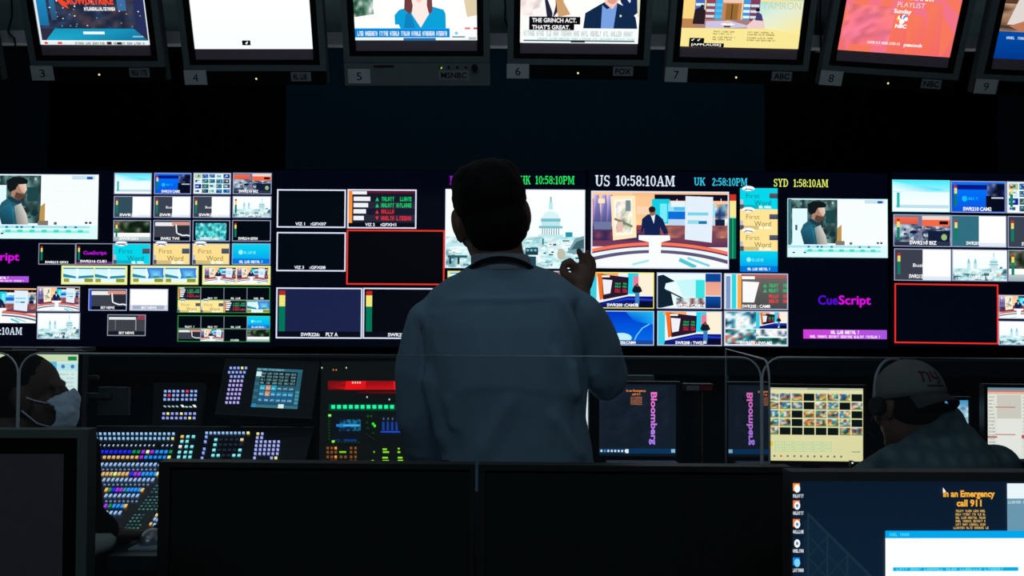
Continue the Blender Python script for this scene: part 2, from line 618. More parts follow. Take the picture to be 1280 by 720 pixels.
def collage(p):
    p.rect(0, 0, 1, 1, (238, 250, 250))
    r = random.Random(5)
    pal = [(20, 110, 190), (10, 30, 160), (10, 120, 110), (200, 235, 235), (60, 150, 190), (120, 40, 60), (250, 250, 250), (20, 60, 80), (180, 200, 140)]
    for i in range(5):
        for j in range(4):
            u, v = 0.04 + i * 0.19, 0.06 + j * 0.235
            p.rect(u, v, u + 0.15 + 0.03 * r.random(), v + 0.17 + 0.04 * r.random(), r.choice(pal))
            p.noise(u + 0.01, v + 0.04, u + 0.12, v + 0.14, 3, 2, pal, i * 7 + j)


def redstudio(p):
    p.rect(0, 0, 1, 1, (110, 125, 150), (20, 30, 55))
    p.noise(0, 0.25, 1, 0.85, 12, 6, [(90, 110, 140), (60, 70, 100), (200, 215, 225), (30, 45, 70), (150, 160, 175)], 4)
    p.rect(0.02, 0.08, 0.46, 0.3, (240, 110, 80), (220, 90, 70))
    p.rect(0.5, 0.04, 0.98, 0.16, (235, 215, 205))
    p.rect(0.48, 0.16, 0.98, 0.36, (245, 105, 70))
    p.rect(0.8, 0.2, 0.95, 0.3, (30, 10, 15))
    p.rect(0.43, 0.05, 0.5, 0.9, (120, 120, 150))
    rr = random.Random(23)
    for i in range(36):
        u, v = rr.uniform(0.02, 0.93), rr.uniform(0.36, 0.82)
        p.rect(u, v, u + rr.uniform(0.01, 0.07), v + rr.uniform(0.02, 0.08), rr.choice([(200, 215, 230), (40, 54, 86), (120, 140, 165), (20, 26, 50), (170, 180, 200), (80, 96, 130)]))
    p.rect(0.6, 0.5, 0.98, 0.85, (20, 30, 60))
    p.ell(0.35, 0.55, 0.07, 0.06, (20, 30, 60))
    p.ell(0.88, 0.7, 0.05, 0.1, (150, 190, 120))


def half(p, left=(58, 66, 82), word=None, split=0.5):
    p.rect(0, 0, split, 1, left)
    p.rect(split, 0, 1, 1, WHT)
    p.rect(split, 0.86, 1, 1, (225, 235, 245))
    if word:
        p.text(word, split - 0.17, 0.46, split, 0.57, (240, 245, 250))


def london(p, big=False):
    pale = (238, 254, 255)
    p.rect(0, 0, 1, 1, (255, 255, 255), (240, 254, 255))
    t1, t2, t3 = (120, 190, 200), (60, 120, 130), (190, 232, 236)
    # the dome
    u, s = 0.755, 1.0
    p.rect(u - 0.006, 0.09, u + 0.006, 0.2, t1)
    p.rect(u - 0.014, 0.16, u + 0.014, 0.25, t3)
    p.ell(u, 0.37, 0.062, 0.1, (215, 244, 246), 18)
    p.rect(u - 0.07, 0.365, u + 0.07, 0.405, t1)
    p.rect(u - 0.066, 0.405, u + 0.066, 0.46, t3)
    p.rect(u - 0.085, 0.46, u + 0.085, 0.49, t1)
    for i in range(8):
        p.rect(u - 0.062 + i * 0.0165, 0.49, u - 0.056 + i * 0.0165, 0.57, (90, 150, 160))
    p.rect(u - 0.09, 0.57, u + 0.09, 0.6, t3)
    if not big:
        for q in (0.3, 0.42):
            p.rect(q - 0.03, 0.36, q + 0.03, 0.62, t3)
            p.rect(q - 0.012, 0.3, q + 0.012, 0.44, t1)
    # roofs
    p.noise(0, 0.6, 1, 0.8, 16, 3, [pale, t3, (225, 248, 250), (160, 215, 220), pale], 8)
    p.noise(0, 0.76, 1, 1, 18, 4, [t3, t2, (200, 240, 244), (150, 205, 210), (235, 252, 255), (225, 250, 252)], 9)
    p.rect(0, 0.69, 0.3, 0.73, t3)
    r = random.Random(77)
    if big:
        for i in range(150):
            u, v = r.random(), r.uniform(0.64, 0.97)
            w, h = r.uniform(0.008, 0.05), r.uniform(0.008, 0.03)
            p.rect(u, v, min(1, u + w), min(1, v + h), r.choice([t1, t3, pale, pale, (90, 150, 160), (220, 246, 248), (255, 255, 255), (40, 90, 100)]))
        for i in range(14):
            p.rect(0.5 + i * 0.035, 0.655, 0.512 + i * 0.035, 0.675, t3)
    p.rect(0.02, 0.84, 0.16, 0.87, (40, 90, 100))
    p.rect(0.03, 0.87, 0.045, 0.95, (20, 60, 70))
    p.rect(0.09, 0.87, 0.105, 0.95, (20, 60, 70))
    p.rect(0.575, 0.74, 0.665, 0.83, (20, 60, 75))
    for i in range(3):
        p.rect(0.582 + i * 0.027, 0.755, 0.6 + i * 0.027, 0.785, (120, 180, 190))
    p.rect(0.6, 0.85, 0.65, 1, (30, 70, 85))
    p.poly([(0.87, 0.8), (0.93, 0.62), (1, 0.58), (1, 0.84)], (120, 160, 170))
    p.poly([(0.9, 0.76), (0.94, 0.66), (1, 0.62), (1, 0.74)], (60, 100, 110))
    p.rect(0.86, 0.54, 0.91, 0.6, (30, 150, 170))
    p.ell(0.83, 0.82, 0.03, 0.07, (190, 190, 170))
    p.line([(0.7, 0.62), (0.7, 0.7)], 0.02, t2)


def nature(p):
    p.noise(0, 0, 1, 0.62, 9, 4, [(20, 50, 25), (10, 20, 15), (70, 100, 60), (40, 35, 30), (15, 30, 18), (120, 130, 110)], 12)
    p.rect(0, 0.6, 1, 0.8, (250, 252, 250))
    p.rect(0, 0.78, 1, 1, (190, 205, 205), (150, 170, 175))


def chart(p):
    p.rect(0, 0, 1, 1, (52, 56, 66))
    p.rect(0, 0, 1, 0.1, (20, 25, 40))
    p.rect(0.05, 0.1, 0.55, 0.3, (235, 235, 235))
    p.rect(0.5, 0.08, 0.97, 0.24, (220, 150, 130))
    p.rect(0, 0.28, 0.6, 0.8, (60, 64, 76))
    p.line([(0.61, 0.2), (0.63, 0.6), (0.7, 0.66), (0.8, 0.72), (0.9, 0.7), (1, 0.74)], 0.06, (240, 250, 250))
    p.rect(0.66, 0.3, 1, 0.62, (40, 44, 56))
    p.rect(0, 0.8, 1, 1, (8, 12, 25))


def tealart(p):
    p.rect(0, 0, 1, 1, (6, 14, 32))
    p.noise(0.08, 0.14, 0.9, 0.86, 16, 7, [(60, 200, 200), (190, 250, 250), (20, 120, 130), (110, 230, 225), (30, 150, 160)], 14)
    p.rect(0.1, 0.86, 0.88, 0.95, (120, 200, 210))


def black(p):
    p.rect(0, 0, 1, 1, (2, 7, 16))


def firstword(p, bg, chip=True):
    p.rect(0, 0, 1, 1, bg)
    p.ell(0.22, 0.02, 0.17, 0.12, WHT)
    p.poly([(0.08, 0.13), (0.2, 0.06), (0.36, 0.12), (0.32, 0.05), (0.16, 0.02)], (90, 100, 120))
    dk = tuple(int(v * 0.62) for v in bg)
    p.text('First', 0.16, 0.26, 0.52, 0.48, dk, 0.0)
    p.text('Word', 0.38, 0.58, 0.82, 0.82, tuple(int(v * 0.5) for v in bg), 0.0)
    p.rect(0.78, 0.24, 1, 0.48, (90, 95, 110), (60, 70, 90))
    p.rect(0, 0.55, 0.08, 0.78, (190, 190, 200))
    p.rect(0, 0.78, 0.1, 1, (80, 85, 100))
    p.rect(0.1, 0.8, 0.5, 0.98, tuple(int(v * 0.85) for v in bg))
    p.scrib(0.5, 0.84, 0.84, 0.96, WHT, 12, 3, 0.95)


def bbblue(p):
    p.rect(0, 0, 1, 1, (10, 215, 240), (0, 150, 235))
    p.rect(0, 0.72, 1, 1, (0, 120, 220))
    p.ell(0.23, 0.42, 0.06, 0.11, (150, 245, 255))
    p.scrib(0.31, 0.36, 0.62, 0.5, (120, 235, 250), 12, 2)
    p.scrib(0.2, 0.8, 0.8, 0.93, WHT, 18, 2, 0.9)


def beach(p):
    p.rect(0, 0, 1, 1, (205, 245, 250), (235, 252, 252))
    p.rect(0, 0.05, 1, 0.12, (60, 120, 140))
    p.poly([(0, 0.42), (0.4, 0.58), (1, 0.5), (1, 0.66), (0.5, 0.72), (0, 0.64)], (30, 140, 165))
    p.rect(0.42, 0.1, 0.5, 0.7, (235, 252, 255))
    p.rect(0.02, 0.72, 0.2, 0.94, (150, 160, 50))
    p.rect(0.7, 0.72, 0.98, 0.94, (140, 150, 45))
    p.rect(0, 0.94, 1, 1, (240, 245, 190))


def beachblue(p):
    beach(p)
    p.poly([(0.45, 0.05), (0.98, 0.05), (0.98, 0.7), (0.75, 0.5), (0.55, 0.72)], [(10, 110, 215), (30, 90, 200), (20, 130, 230), (130, 220, 255), (10, 120, 200)])


def man(p):
    """a bearded man in a denim shirt beside a white page of text"""
    p.rect(0, 0, 1, 1, (235, 250, 252))
    p.noise(0.04, 0.02, 0.5, 0.76, 12, 8, [(30, 55, 60), (70, 105, 105), (20, 40, 45), (110, 150, 150), (45, 70, 70)], 21)
    p.rect(0, 0, 0.04, 0.8, (60, 110, 120))
    p.rect(0.05, 0.17, 0.2, 0.78, (225, 250, 252))
    p.rect(0.08, 0.45, 0.1, 0.54, (40, 90, 100))
    p.rect(0.5, 0.02, 1, 1, (248, 253, 253))
    p.rect(0.38, 0.2, 0.48, 0.42, (30, 70, 72))
    rr = random.Random(19)
    for i in range(60):
        u, v = rr.uniform(0.05, 0.46), rr.uniform(0.02, 0.7)
        if u < 0.2 and v > 0.15: continue
        p.rect(u, v, u + rr.uniform(0.006, 0.03), v + rr.uniform(0.01, 0.06), rr.choice([(20, 44, 48), (90, 130, 130), (50, 84, 84), (140, 180, 178), (34, 60, 60), (180, 205, 200)]))
    # figure
    p.poly([(0.165, 0.78), (0.13, 0.56), (0.16, 0.44), (0.24, 0.34), (0.32, 0.36), (0.34, 0.5), (0.36, 0.62), (0.4, 0.78)], (38, 92, 108))
    p.poly([(0.14, 0.6), (0.19, 0.5), (0.235, 0.44), (0.27, 0.56), (0.265, 0.78), (0.17, 0.78)], [(30, 80, 100), (40, 130, 160), (30, 110, 140), (45, 140, 165), (25, 70, 90), (20, 60, 80)])
    p.poly([(0.21, 0.36), (0.26, 0.33), (0.33, 0.42), (0.32, 0.48), (0.24, 0.42)], (24, 60, 76))
    p.poly([(0.27, 0.5), (0.33, 0.45), (0.38, 0.62), (0.4, 0.78), (0.3, 0.78)], [(130, 150, 150), (210, 205, 195), (220, 215, 205), (205, 195, 185), (120, 125, 122)])
    p.poly([(0.25, 0.22), (0.36, 0.14), (0.375, 0.25), (0.345, 0.36), (0.31, 0.41), (0.24, 0.34)], (170, 130, 110))
    p.poly([(0.3, 0.15), (0.37, 0.14), (0.378, 0.24), (0.36, 0.3), (0.33, 0.27)], [(215, 175, 150), (235, 215, 200), (240, 220, 205), (220, 180, 155), (190, 145, 120)])
    p.poly([(0.285, 0.28), (0.325, 0.3), (0.36, 0.31), (0.345, 0.38), (0.31, 0.41), (0.27, 0.36)], (92, 66, 56))
    p.poly([(0.26, 0.22), (0.28, 0.21), (0.285, 0.28), (0.268, 0.3)], (175, 130, 110))
    p.poly([(0.21, 0.22), (0.2, 0.1), (0.26, 0.04), (0.35, 0.05), (0.39, 0.1), (0.38, 0.15), (0.3, 0.16), (0.28, 0.24), (0.23, 0.28)], (16, 24, 28))
    p.ell(0.45, 0.6, 0.03, 0.05, (20, 50, 55))
    p.poly([(0.49, 0.74), (0.5, 0.5), (0.54, 0.44), (0.54, 0.74)], (190, 150, 80))
    p.rect(0.48, 0.72, 0.57, 0.79, (130, 120, 110))
    p.rect(0.62, 0.74, 0.645, 0.78, (60, 100, 90))
    p.rect(0.77, 0.02, 0.97, 0.08, (200, 225, 240))
    p.rect(0.9, 0.035, 0.95, 0.075, (20, 90, 170))
    for i in range(5):
        p.scrib(0.62, 0.18 + i * 0.08, 0.92, 0.2 + i * 0.08, (225, 240, 242), 14, i)
    for u in (0.89, 0.925):
        p.rect(u, 0.735, u + 0.022, 0.765, (10, 40, 80))
    # timeline
    p.rect(0, 0.79, 1, 1, (220, 252, 252))
    p.rect(0, 0.8, 0.93, 0.835, (170, 225, 240))
    for u in (0.2, 0.29, 0.33, 0.43, 0.71, 0.8):
        p.rect(u, 0.805, u + 0.022, 0.835, (20, 110, 190))
    p.rect(0.17, 0.87, 0.93, 0.91, (150, 240, 225))
    for i in range(7):
        p.rect(0.2 + i * 0.105, 0.86, 0.245 + i * 0.105, 0.9, (60, 225, 190))
    p.rect(0.05, 0.91, 0.075, 0.93, (20, 60, 60))
    p.rect(0.16, 0.91, 0.185, 0.93, (20, 60, 60))


def studio(p, fine=True):
    """a news studio: presenter behind a white desk, two tall picture walls, curved steps"""
    p.rect(0, 0, 1, 1, (250, 190, 130), (235, 245, 250))
    p.rect(0.46, 0.04, 1, 0.12, (15, 12, 35))
    p.rect(0, 0.06, 0.05, 0.5, (230, 110, 70))
    p.rect(0, 0.02, 0.3, 0.1, (255, 205, 150))
    for i, u in enumerate((0.02, 0.075, 0.12)):
        p.poly([(u, 0.05), (u + 0.035, 0.05), (u + 0.06, 0.52), (u - 0.01, 0.52)], [(210, 200, 255), (140, 130, 200), (40, 45, 90), (60, 60, 120)])
    p.rect(0.15, 0.1, 0.46, 0.56, (255, 170, 110), (255, 225, 170))
    p.rect(0, 0.46, 0.46, 0.72, (70, 45, 95), (120, 60, 90))
    p.rect(0.02, 0.4, 0.15, 0.5, (110, 120, 160))
    p.rect(0.42, 0.33, 0.47, 0.42, (225, 90, 70))
    # cyan set
    p.rect(0.44, 0.1, 0.57, 0.42, (20, 205, 225))
    p.rect(0.56, 0.16, 1, 0.34, (150, 225, 245))
    p.rect(0.56, 0.26, 0.7, 0.36, (10, 110, 215))
    p.rect(0.56, 0.36, 1, 0.46, (190, 215, 240))
    p.rect(0.46, 0.44, 1, 0.72, (150, 85, 75), (90, 50, 90))
    p.noise(0.9, 0.16, 1, 0.44, 3, 4, [(240, 250, 250), (250, 190, 140), (120, 180, 200), (30, 60, 110)], 3)
    for i, (u, v, a, b, c) in enumerate(((0.05, 0.1, 0.1, 0.16, (255, 230, 190)), (0.3, 0.08, 0.44, 0.2, (255, 200, 150)), (0.33, 0.2, 0.43, 0.3, (250, 215, 180)), (0.33, 0.44, 0.42, 0.5, (160, 60, 70)),
                                        (0.58, 0.13, 0.68, 0.2, (230, 245, 255)), (0.6, 0.2, 0.68, 0.25, (90, 190, 235)), (0.57, 0.47, 0.69, 0.52, (225, 150, 120)), (0.88, 0.48, 1, 0.56, (190, 100, 80)),
                                        (0.5, 0.16, 0.55, 0.4, (120, 235, 245)), (0.9, 0.36, 0.97, 0.44, (20, 30, 60)), (0.62, 0.1, 0.625, 0.14, (240, 240, 255)), (0.78, 0.06, 0.785, 0.1, (240, 240, 255)), (0.94, 0.09, 0.945, 0.14, (240, 240, 255)))):
        p.rect(u, v, a, b, c)
    p.noise(0.0, 0.52, 0.42, 0.64, 8, 2, [(70, 45, 95), (95, 55, 100), (50, 35, 80), (130, 70, 90)], 33)
    p.noise(0.56, 0.46, 1, 0.6, 8, 2, [(170, 100, 85), (120, 70, 90), (200, 130, 100), (90, 55, 85)], 34)
    # picture walls
    p.poly([(0.14, 0.07), (0.32, 0.06), (0.33, 0.6), (0.16, 0.64)], (255, 235, 190))
    p.poly([(0.165, 0.11), (0.295, 0.1), (0.3, 0.56), (0.175, 0.58)], (250, 250, 235))
    p.noise(0.18, 0.14, 0.29, 0.54, 4, 6, [(250, 250, 245), (200, 210, 190), (90, 110, 110), (240, 200, 190), (255, 235, 200)], 31)
    p.line([(0.17, 0.36), (0.3, 0.46)], 0.03, (120, 130, 100))
    p.rect(0.25, 0.12, 0.285, 0.26, (120, 140, 150))
    p.rect(0.19, 0.4, 0.23, 0.52, (235, 190, 180))
    p.poly([(0.685, 0.06), (0.885, 0.07), (0.875, 0.66), (0.68, 0.62)], (228, 240, 252))
    p.rect(0.7, 0.27, 0.85, 0.31, (120, 215, 230))
    p.rect(0.7, 0.37, 0.78, 0.42, (150, 220, 230))
    p.rect(0.78, 0.38, 0.84, 0.42, (20, 120, 180))
    # steps
    n = 20
    def band(v0, v1, sag, c):
        p.up()
        for i in range(n):
            a, b = i / n, (i + 1) / n
            f = lambda u, v: v - sag * (1 - ((u - 0.47) / 0.53) ** 2) if True else v
            p.poly([(a, f(a, v0)), (b, f(b, v0)), (b, min(1, f(b, v1))), (a, min(1, f(a, v1)))], c, False)
    band(0.78, 0.82, 0.12, (250, 120, 90))
    band(0.82, 0.85, 0.12, (120, 50, 90))
    band(0.84, 0.9, 0.12, (235, 250, 252))
    band(0.89, 0.96, 0.13, (95, 85, 120))
    band(0.94, 1.2, 0.14, (250, 252, 252))
    p.rect(0, 0.96, 1, 1, (250, 252, 252))
    p.line([(0.64, 0.88), (0.76, 0.98)], 0.05, (80, 200, 210))
    p.line([(0.7, 0.86), (0.86, 0.96)], 0.03, (120, 215, 225))
    p.line([(0.3, 0.95), (0.46, 0.88)], 0.03, (170, 235, 235))
    # presenter and desk
    p.poly([(0.36, 0.56), (0.37, 0.36), (0.41, 0.3), (0.48, 0.3), (0.52, 0.36), (0.56, 0.54), (0.53, 0.56), (0.5, 0.46), (0.5, 0.57), (0.39, 0.57), (0.385, 0.48)], (16, 34, 80))
    p.poly([(0.43, 0.3), (0.465, 0.3), (0.455, 0.42)], (230, 240, 250))
    p.ell(0.445, 0.26, 0.024, 0.06, (150, 105, 80))
    p.ell(0.442, 0.235, 0.025, 0.04, (35, 25, 25))
    p.poly([(0.345, 0.57), (0.57, 0.57), (0.575, 0.63), (0.51, 0.66), (0.5, 1), (0.42, 1), (0.42, 0.66), (0.345, 0.63)], (250, 252, 255))


def board(p, big=False):
    """price board with an orange stripe, green and red figures"""
    p.rect(0, 0, 1, 1, (22, 24, 42))
    p.rect(0, 0.02, 1, 0.1, (90, 20, 40))
    p.rect(0, 0, 0.07, 1, (245, 130, 40), (255, 165, 70))
    p.rect(0.07, 0.05, 0.28, 0.13, (245, 245, 245))
    ys = (0.25, 0.41, 0.57, 0.74)
    for i, v in enumerate(ys):
        c = (20, 205, 110) if i < 2 else (225, 45, 55)
        p.rect(0.09, v - 0.06, 0.33 - 0.03 * i, v + 0.05, (240, 242, 245))
        if i % 2: p.rect(0.07, v - 0.09, 1, v + 0.08, (38, 40, 58))
        p.rect(0.09, v - 0.06, 0.33 - 0.03 * i, v + 0.05, (240, 242, 245))
        s = 0.05
        if i < 3: p.poly([(0.43, v - s), (0.455, v + s), (0.405, v + s)], c)
        else: p.poly([(0.405, v - s), (0.455, v - s), (0.43, v + s)], c)
        p.scrib(0.49, v - 0.06, 0.68, v + 0.05, c, 6, i, 1)
        if i != 2: p.scrib(0.76 - 0.05 * (i > 0), v - 0.06, 0.93, v + 0.05, c, 6, i + 5, 1)


def boardanchor(p):
    """price board on a studio wall with a presenter standing beside it"""
    p.rect(0, 0, 1, 1, (235, 245, 250))
    p.rect(0, 0, 0.12, 1, (60, 205, 225))
    p.rect(0.1, 0, 0.45, 0.12, (250, 170, 100))
    p.rect(0.6, 0, 0.76, 0.6, (30, 215, 240))
    p.rect(0.68, 0.1, 0.76, 0.4, (235, 120, 150))
    p.rect(0.76, 0, 1, 0.62, (252, 240, 215))
    p.poly([(0.13, 0.04), (0.21, 0.03), (0.23, 0.72), (0.17, 0.78)], (245, 110, 30))
    p.poly([(0.2, 0.06), (0.61, 0.14), (0.6, 0.62), (0.22, 0.76)], (40, 22, 44))
    p.poly([(0.21, 0.2), (0.36, 0.22), (0.33, 0.58), (0.23, 0.62)], (240, 240, 245))
    p.rect(0.2, 0.09, 0.32, 0.14, WHT)
    for i, v in enumerate((0.29, 0.37, 0.45, 0.51)):
        c = (20, 200, 110) if i < 2 else (215, 40, 60)
        p.scrib(0.4, v, 0.49, v + 0.05, c, 4, i, 1)
        p.scrib(0.52, v, 0.59, v + 0.05, c, 3, i, 1)
    p.poly([(0.12, 0.86), (0.6, 0.66), (1, 0.66), (1, 1), (0.1, 1)], (14, 24, 110))
    p.poly([(0.2, 0.88), (0.6, 0.7), (0.98, 0.74), (0.98, 0.78), (0.6, 0.76)], (30, 60, 220))
    p.rect(0.78, 0.8, 1, 1, (8, 10, 40))
    p.poly([(0.66, 0.52), (0.69, 0.38), (0.735, 0.33), (0.79, 0.4), (0.82, 0.52), (0.78, 0.56), (0.7, 0.57)], (22, 26, 40))
    p.rect(0.71, 0.56, 0.775, 0.86, (60, 130, 190))
    p.rect(0.71, 0.86, 0.76, 0.94, (220, 220, 225))
    p.ell(0.74, 0.35, 0.022, 0.05, (110, 75, 60))


def bluearc(p):
    p.rect(0, 0, 1, 1, (0, 50, 200), (0, 110, 235))
    p.poly([(0.55, 0), (1, 0), (1, 0.4), (0.7, 0.3)], [(20, 140, 230), (30, 190, 240), (20, 160, 240), (0, 90, 220)])
    p.ell(0.5, 0.78, 0.16, 0.14, (190, 240, 255))
    p.line([(0.68, 0.95), (0.73, 0.72), (0.82, 0.5), (0.93, 0.38)], 0.03, (110, 210, 255))
    p.rect(0, 0.85, 1, 1, (30, 70, 150))


def hatview(p):
    """a man in a flat cap holding a pole by a bright street, blue and pink panel to the right"""
    p.rect(0, 0, 1, 1, (235, 252, 252))
    p.poly([(0, 0.1), (0.1, 0.06), (0.2, 0.16), (0.28, 0.24), (0.14, 0.3), (0.12, 0.44), (0.22, 0.56), (0.26, 0.9), (0, 1)], (14, 34, 50))
    p.line([(0.16, 0.5), (0.5, 0.8)], 0.04, (20, 50, 60))
    p.poly([(0.3, 0.22), (0.7, 0.16), (0.72, 0.7), (0.4, 0.66)], (200, 248, 250))
    p.rect(0.6, 0.2, 0.74, 0.76, (60, 225, 225))
    p.noise(0.3, 0.7, 0.74, 0.95, 7, 3, [(230, 240, 240), (120, 60, 60), (40, 120, 140), (200, 230, 235)], 5)
    p.rect(0.75, 0, 1, 0.25, (10, 70, 150))
    p.rect(0.75, 0.25, 1, 0.63, (235, 160, 140), (240, 175, 150))
    p.rect(0.75, 0.65, 1, 1, (10, 80, 170), (8, 30, 80))


def boardclose(p):
    p.rect(0, 0, 1, 1, (225, 245, 248))
    p.rect(0.03, 0.08, 0.1, 1, (130, 150, 200))
    p.rect(0.12, 0, 0.19, 1, (40, 215, 225))
    p.rect(0.21, 0.04, 0.27, 1, (255, 170, 70))
    p.rect(0.27, 0.02, 1, 1, (110, 105, 102), (70, 72, 74))
    p.rect(0.27, 0.03, 1, 0.13, (170, 95, 90))
    p.rect(0.28, 0.08, 0.48, 0.16, WHT)
    p.poly([(0.29, 0.22), (0.55, 0.24), (0.5, 0.58), (0.47, 0.8), (0.29, 0.8)], (250, 250, 250))
    for i, v in enumerate((0.28, 0.42, 0.57, 0.71)):
        c = (20, 200, 120) if i < 2 else (240, 65, 65)
        if i < 2: p.poly([(0.64, v), (0.67, v + 0.1), (0.61, v + 0.1)], c)
        p.scrib(0.7, v, 0.85, v + 0.1, c, 6, i, 1)
        p.scrib(0.92, v, 1, v + 0.1, c, 3, i, 1)


def tiny_multi(p):
    p.rect(0, 0, 1, 1, (235, 250, 252))
    p.noise(0.02, 0.02, 0.5, 0.5, 8, 6, [(250, 252, 252), (40, 140, 170), (20, 60, 90), (200, 235, 240), (240, 250, 250)], 41)
    boardanchor(p.sub(0.5, 0.03, 0.98, 0.5))
    p.noise(0.02, 0.52, 0.5, 0.95, 8, 6, [(30, 120, 130), (240, 250, 250), (200, 90, 70), (20, 50, 90), (150, 220, 225)], 42)
    p.noise(0.5, 0.52, 0.98, 0.72, 9, 2, [(250, 250, 250), (20, 60, 90), (220, 240, 240), (250, 250, 250)], 43)
    p.noise(0.5, 0.76, 0.98, 0.95, 7, 2, [(15, 60, 60), (230, 240, 240), (30, 120, 110)], 44)


def quad(p, kinds, green=(40, 160, 60)):
    n = 4
    for i, k in enumerate(kinds):
        a, b = i % n, i // n
        q = p.sub(a / n, b / 2 + 0.01, (a + 1) / n, (b + 1) / 2)
        k(q)
        q.frame((110, 115, 130) if k is black else (150, 160, 170), 0.02, 0.03)
        if k is black: q.scrib(0.3, 0.8, 0.72, 0.95, (235, 240, 245), 8, i)
    p.frame(green, 0.006, 0.02)
    p.rect(0, 0.49, 1, 0.51, green)


# ------------------------------------------------------------------ the wall of displays
WY = 4.67
FRAME_GREY = (190, 196, 215)


def panel_axes(roll):
    return Vector((cos(roll), 0, -sin(roll))), Vector((sin(roll), 0, cos(roll)))


def wall_display(x0, x1, y0, y1, roll, label):
    ax, az = panel_axes(roll)
    tl, br = W(x0, y0, WY), W(x1, y1, WY)
    w, h = (br - tl).dot(ax), (tl - br).dot(az)
    base = tl + ax * w / 2 - az * h
    m = Matrix.Translation(base) @ Matrix.Rotation(roll, 4, 'Y')
    t = thing('wall_display', label, 'display', m, 'large flat displays forming the video wall')
    b = MB()
    e, d = 0.004, 0.09
    o = [(-w / 2 - e, 0.004, -e), (w / 2 + e, 0.004, -e), (w / 2 + e, 0.004, h + e), (-w / 2 - e, 0.004, h + e)]
    b.box(-w / 2, w / 2, 0.004, d, 0, h)
    b.build('housing', M['black'], t, bevel=0.003)
    f = MB()
    for r in ((-w / 2, w / 2, -0.001, 0.02, 0, e), (-w / 2, w / 2, -0.001, 0.02, h - e, h), (-w / 2, -w / 2 + e, -0.001, 0.02, e, h - e), (w / 2 - e, w / 2, -0.001, 0.02, e, h - e)):
        f.box(*r)
    f.build('bezel', M['bezel'], t)
    p = Pic((-w / 2 + e, 0.001, h - e), (w / 2 - e, 0.001, h - e), (-w / 2 + e, 0.001, e), (0, -1, 0))
    p.poly(_r(0, 0, 1, 1), (2, 5, 17))
    p.build('screen', t)
    t_ = dict(t=t, tl=tl, ax=ax, az=az, w=w, h=h)
    return t_


def tile(D, x0, y0, x1, y1, fn, border=FRAME_GREY, bw=1.1, cap=None, name='video_window', label=None, met=False, capx=None):
    """one picture window on a display, its place read off the photograph onto the display's own axes"""
    ax, az = D['ax'], D['az']
    a, b = W(x0, y0, WY) - D['tl'], W(x1, y1, WY) - D['tl']
    u0, u1 = a.dot(ax) - D['w'] / 2, b.dot(ax) - D['w'] / 2
    v0, v1 = D['h'] + a.dot(az), D['h'] + b.dot(az)
    u0, u1 = max(u0, -D['w'] / 2 + 0.006), min(u1, D['w'] / 2 - 0.006)
    p = Pic((u0, -0.001, v0), (u1, -0.001, v0), (u0, -0.001, v1), (0, -1, 0))
    fn(p)
    if met: meter(p)
    if cap: caption(p, cap, *(capx or ()))
    if border: p.frame(border, bw / (x1 - x0), bw / (y1 - y0))
    return p.build(name, D['t'], label=label)


D1 = wall_display(-42, 342, 211, 435.5, 0.0, 'video wall display with a four-by-four block of small picture windows')
D2 = wall_display(344, 732.5, 211.5, 436, 0.0, 'video wall display with empty white-framed windows and a red frame')
D3 = wall_display(734.5, 1111.5, 212.5, 437, 0.002, 'video wall display with the presenter picture and three clocks above')
D4 = wall_display(1113.5, 1498, 214, 438.5, 0.007, 'video wall display with a red empty frame under a block of pictures')

# display 1
tile(D1, -20, 217.5, 122, 299, man, None)
x = ((143, 189.5), (193, 239), (242, 288.5), (291.5, 339.5))
rows = (
    (216, 243, (sky, blueboard, collage, redstudio), (None, 'SWR210 CAM2', None, 'SWR210 BIZ')),
    (245, 272.5, (lambda p: half(p, (50, 78, 92)), lambda p: half(p, word='Busi'), lambda p: half(p, word='Busi'), london), ('SWR201', 'SWR211', 'SWR212', 'SWR210 BIZ')),
    (275, 302, (nature, chart, tealart, black), ('SWR201', 'SWR2 TWI', 'SWR202 CAM2', 'SWR214 GFX4')),
    (304, 331, (lambda p: firstword(p, (5, 215, 235)), lambda p: firstword(p, (255, 224, 145)), lambda p: firstword(p, (255, 224, 145)), bbblue), (None,) * 4),
)
for j, (a, b, fs, cs) in enumerate(rows):
    for i, (f, c) in enumerate(zip(fs, cs)):
        left = 0.16 if f not in (chart, tealart, blueboard) else 0.2
        tile(D1, x[i][0] - 0.5 * j, a, x[i][1] - 0.5 * j, b, f, (150, 160, 195), 1.0, c, met=(f in (nature, black, blueboard) or j == 1), capx=(left, left + 0.5, 0.8, 0.93))
tile(D1, 48.5, 304, 94.5, 331, black, (140, 145, 165), 1.0, 'SWR215 GFX1', met=True, capx=(0.18, 0.8, 0.83, 0.94))


def cuemini(p):
    black(p)
    p.text('CueScript', 0.2, 0.36, 0.82, 0.58, (190, 20, 220), 0.03)
    p.rect(0, 0.86, 1, 1, (110, 40, 130))


tile(D1, 95, 304, 141.5, 331, cuemini, (140, 145, 165), 1.0, 'SWR216 CUE1', met=True, capx=(0.12, 0.82, 0.78, 0.9))


def pair(f):
    def g(p):
        p.rect(0, 0, 1, 1, (238, 240, 170))
        f(p.sub(0.03, 0.08, 0.49, 0.92))
        f(p.sub(0.51, 0.08, 0.97, 0.92))
    return g


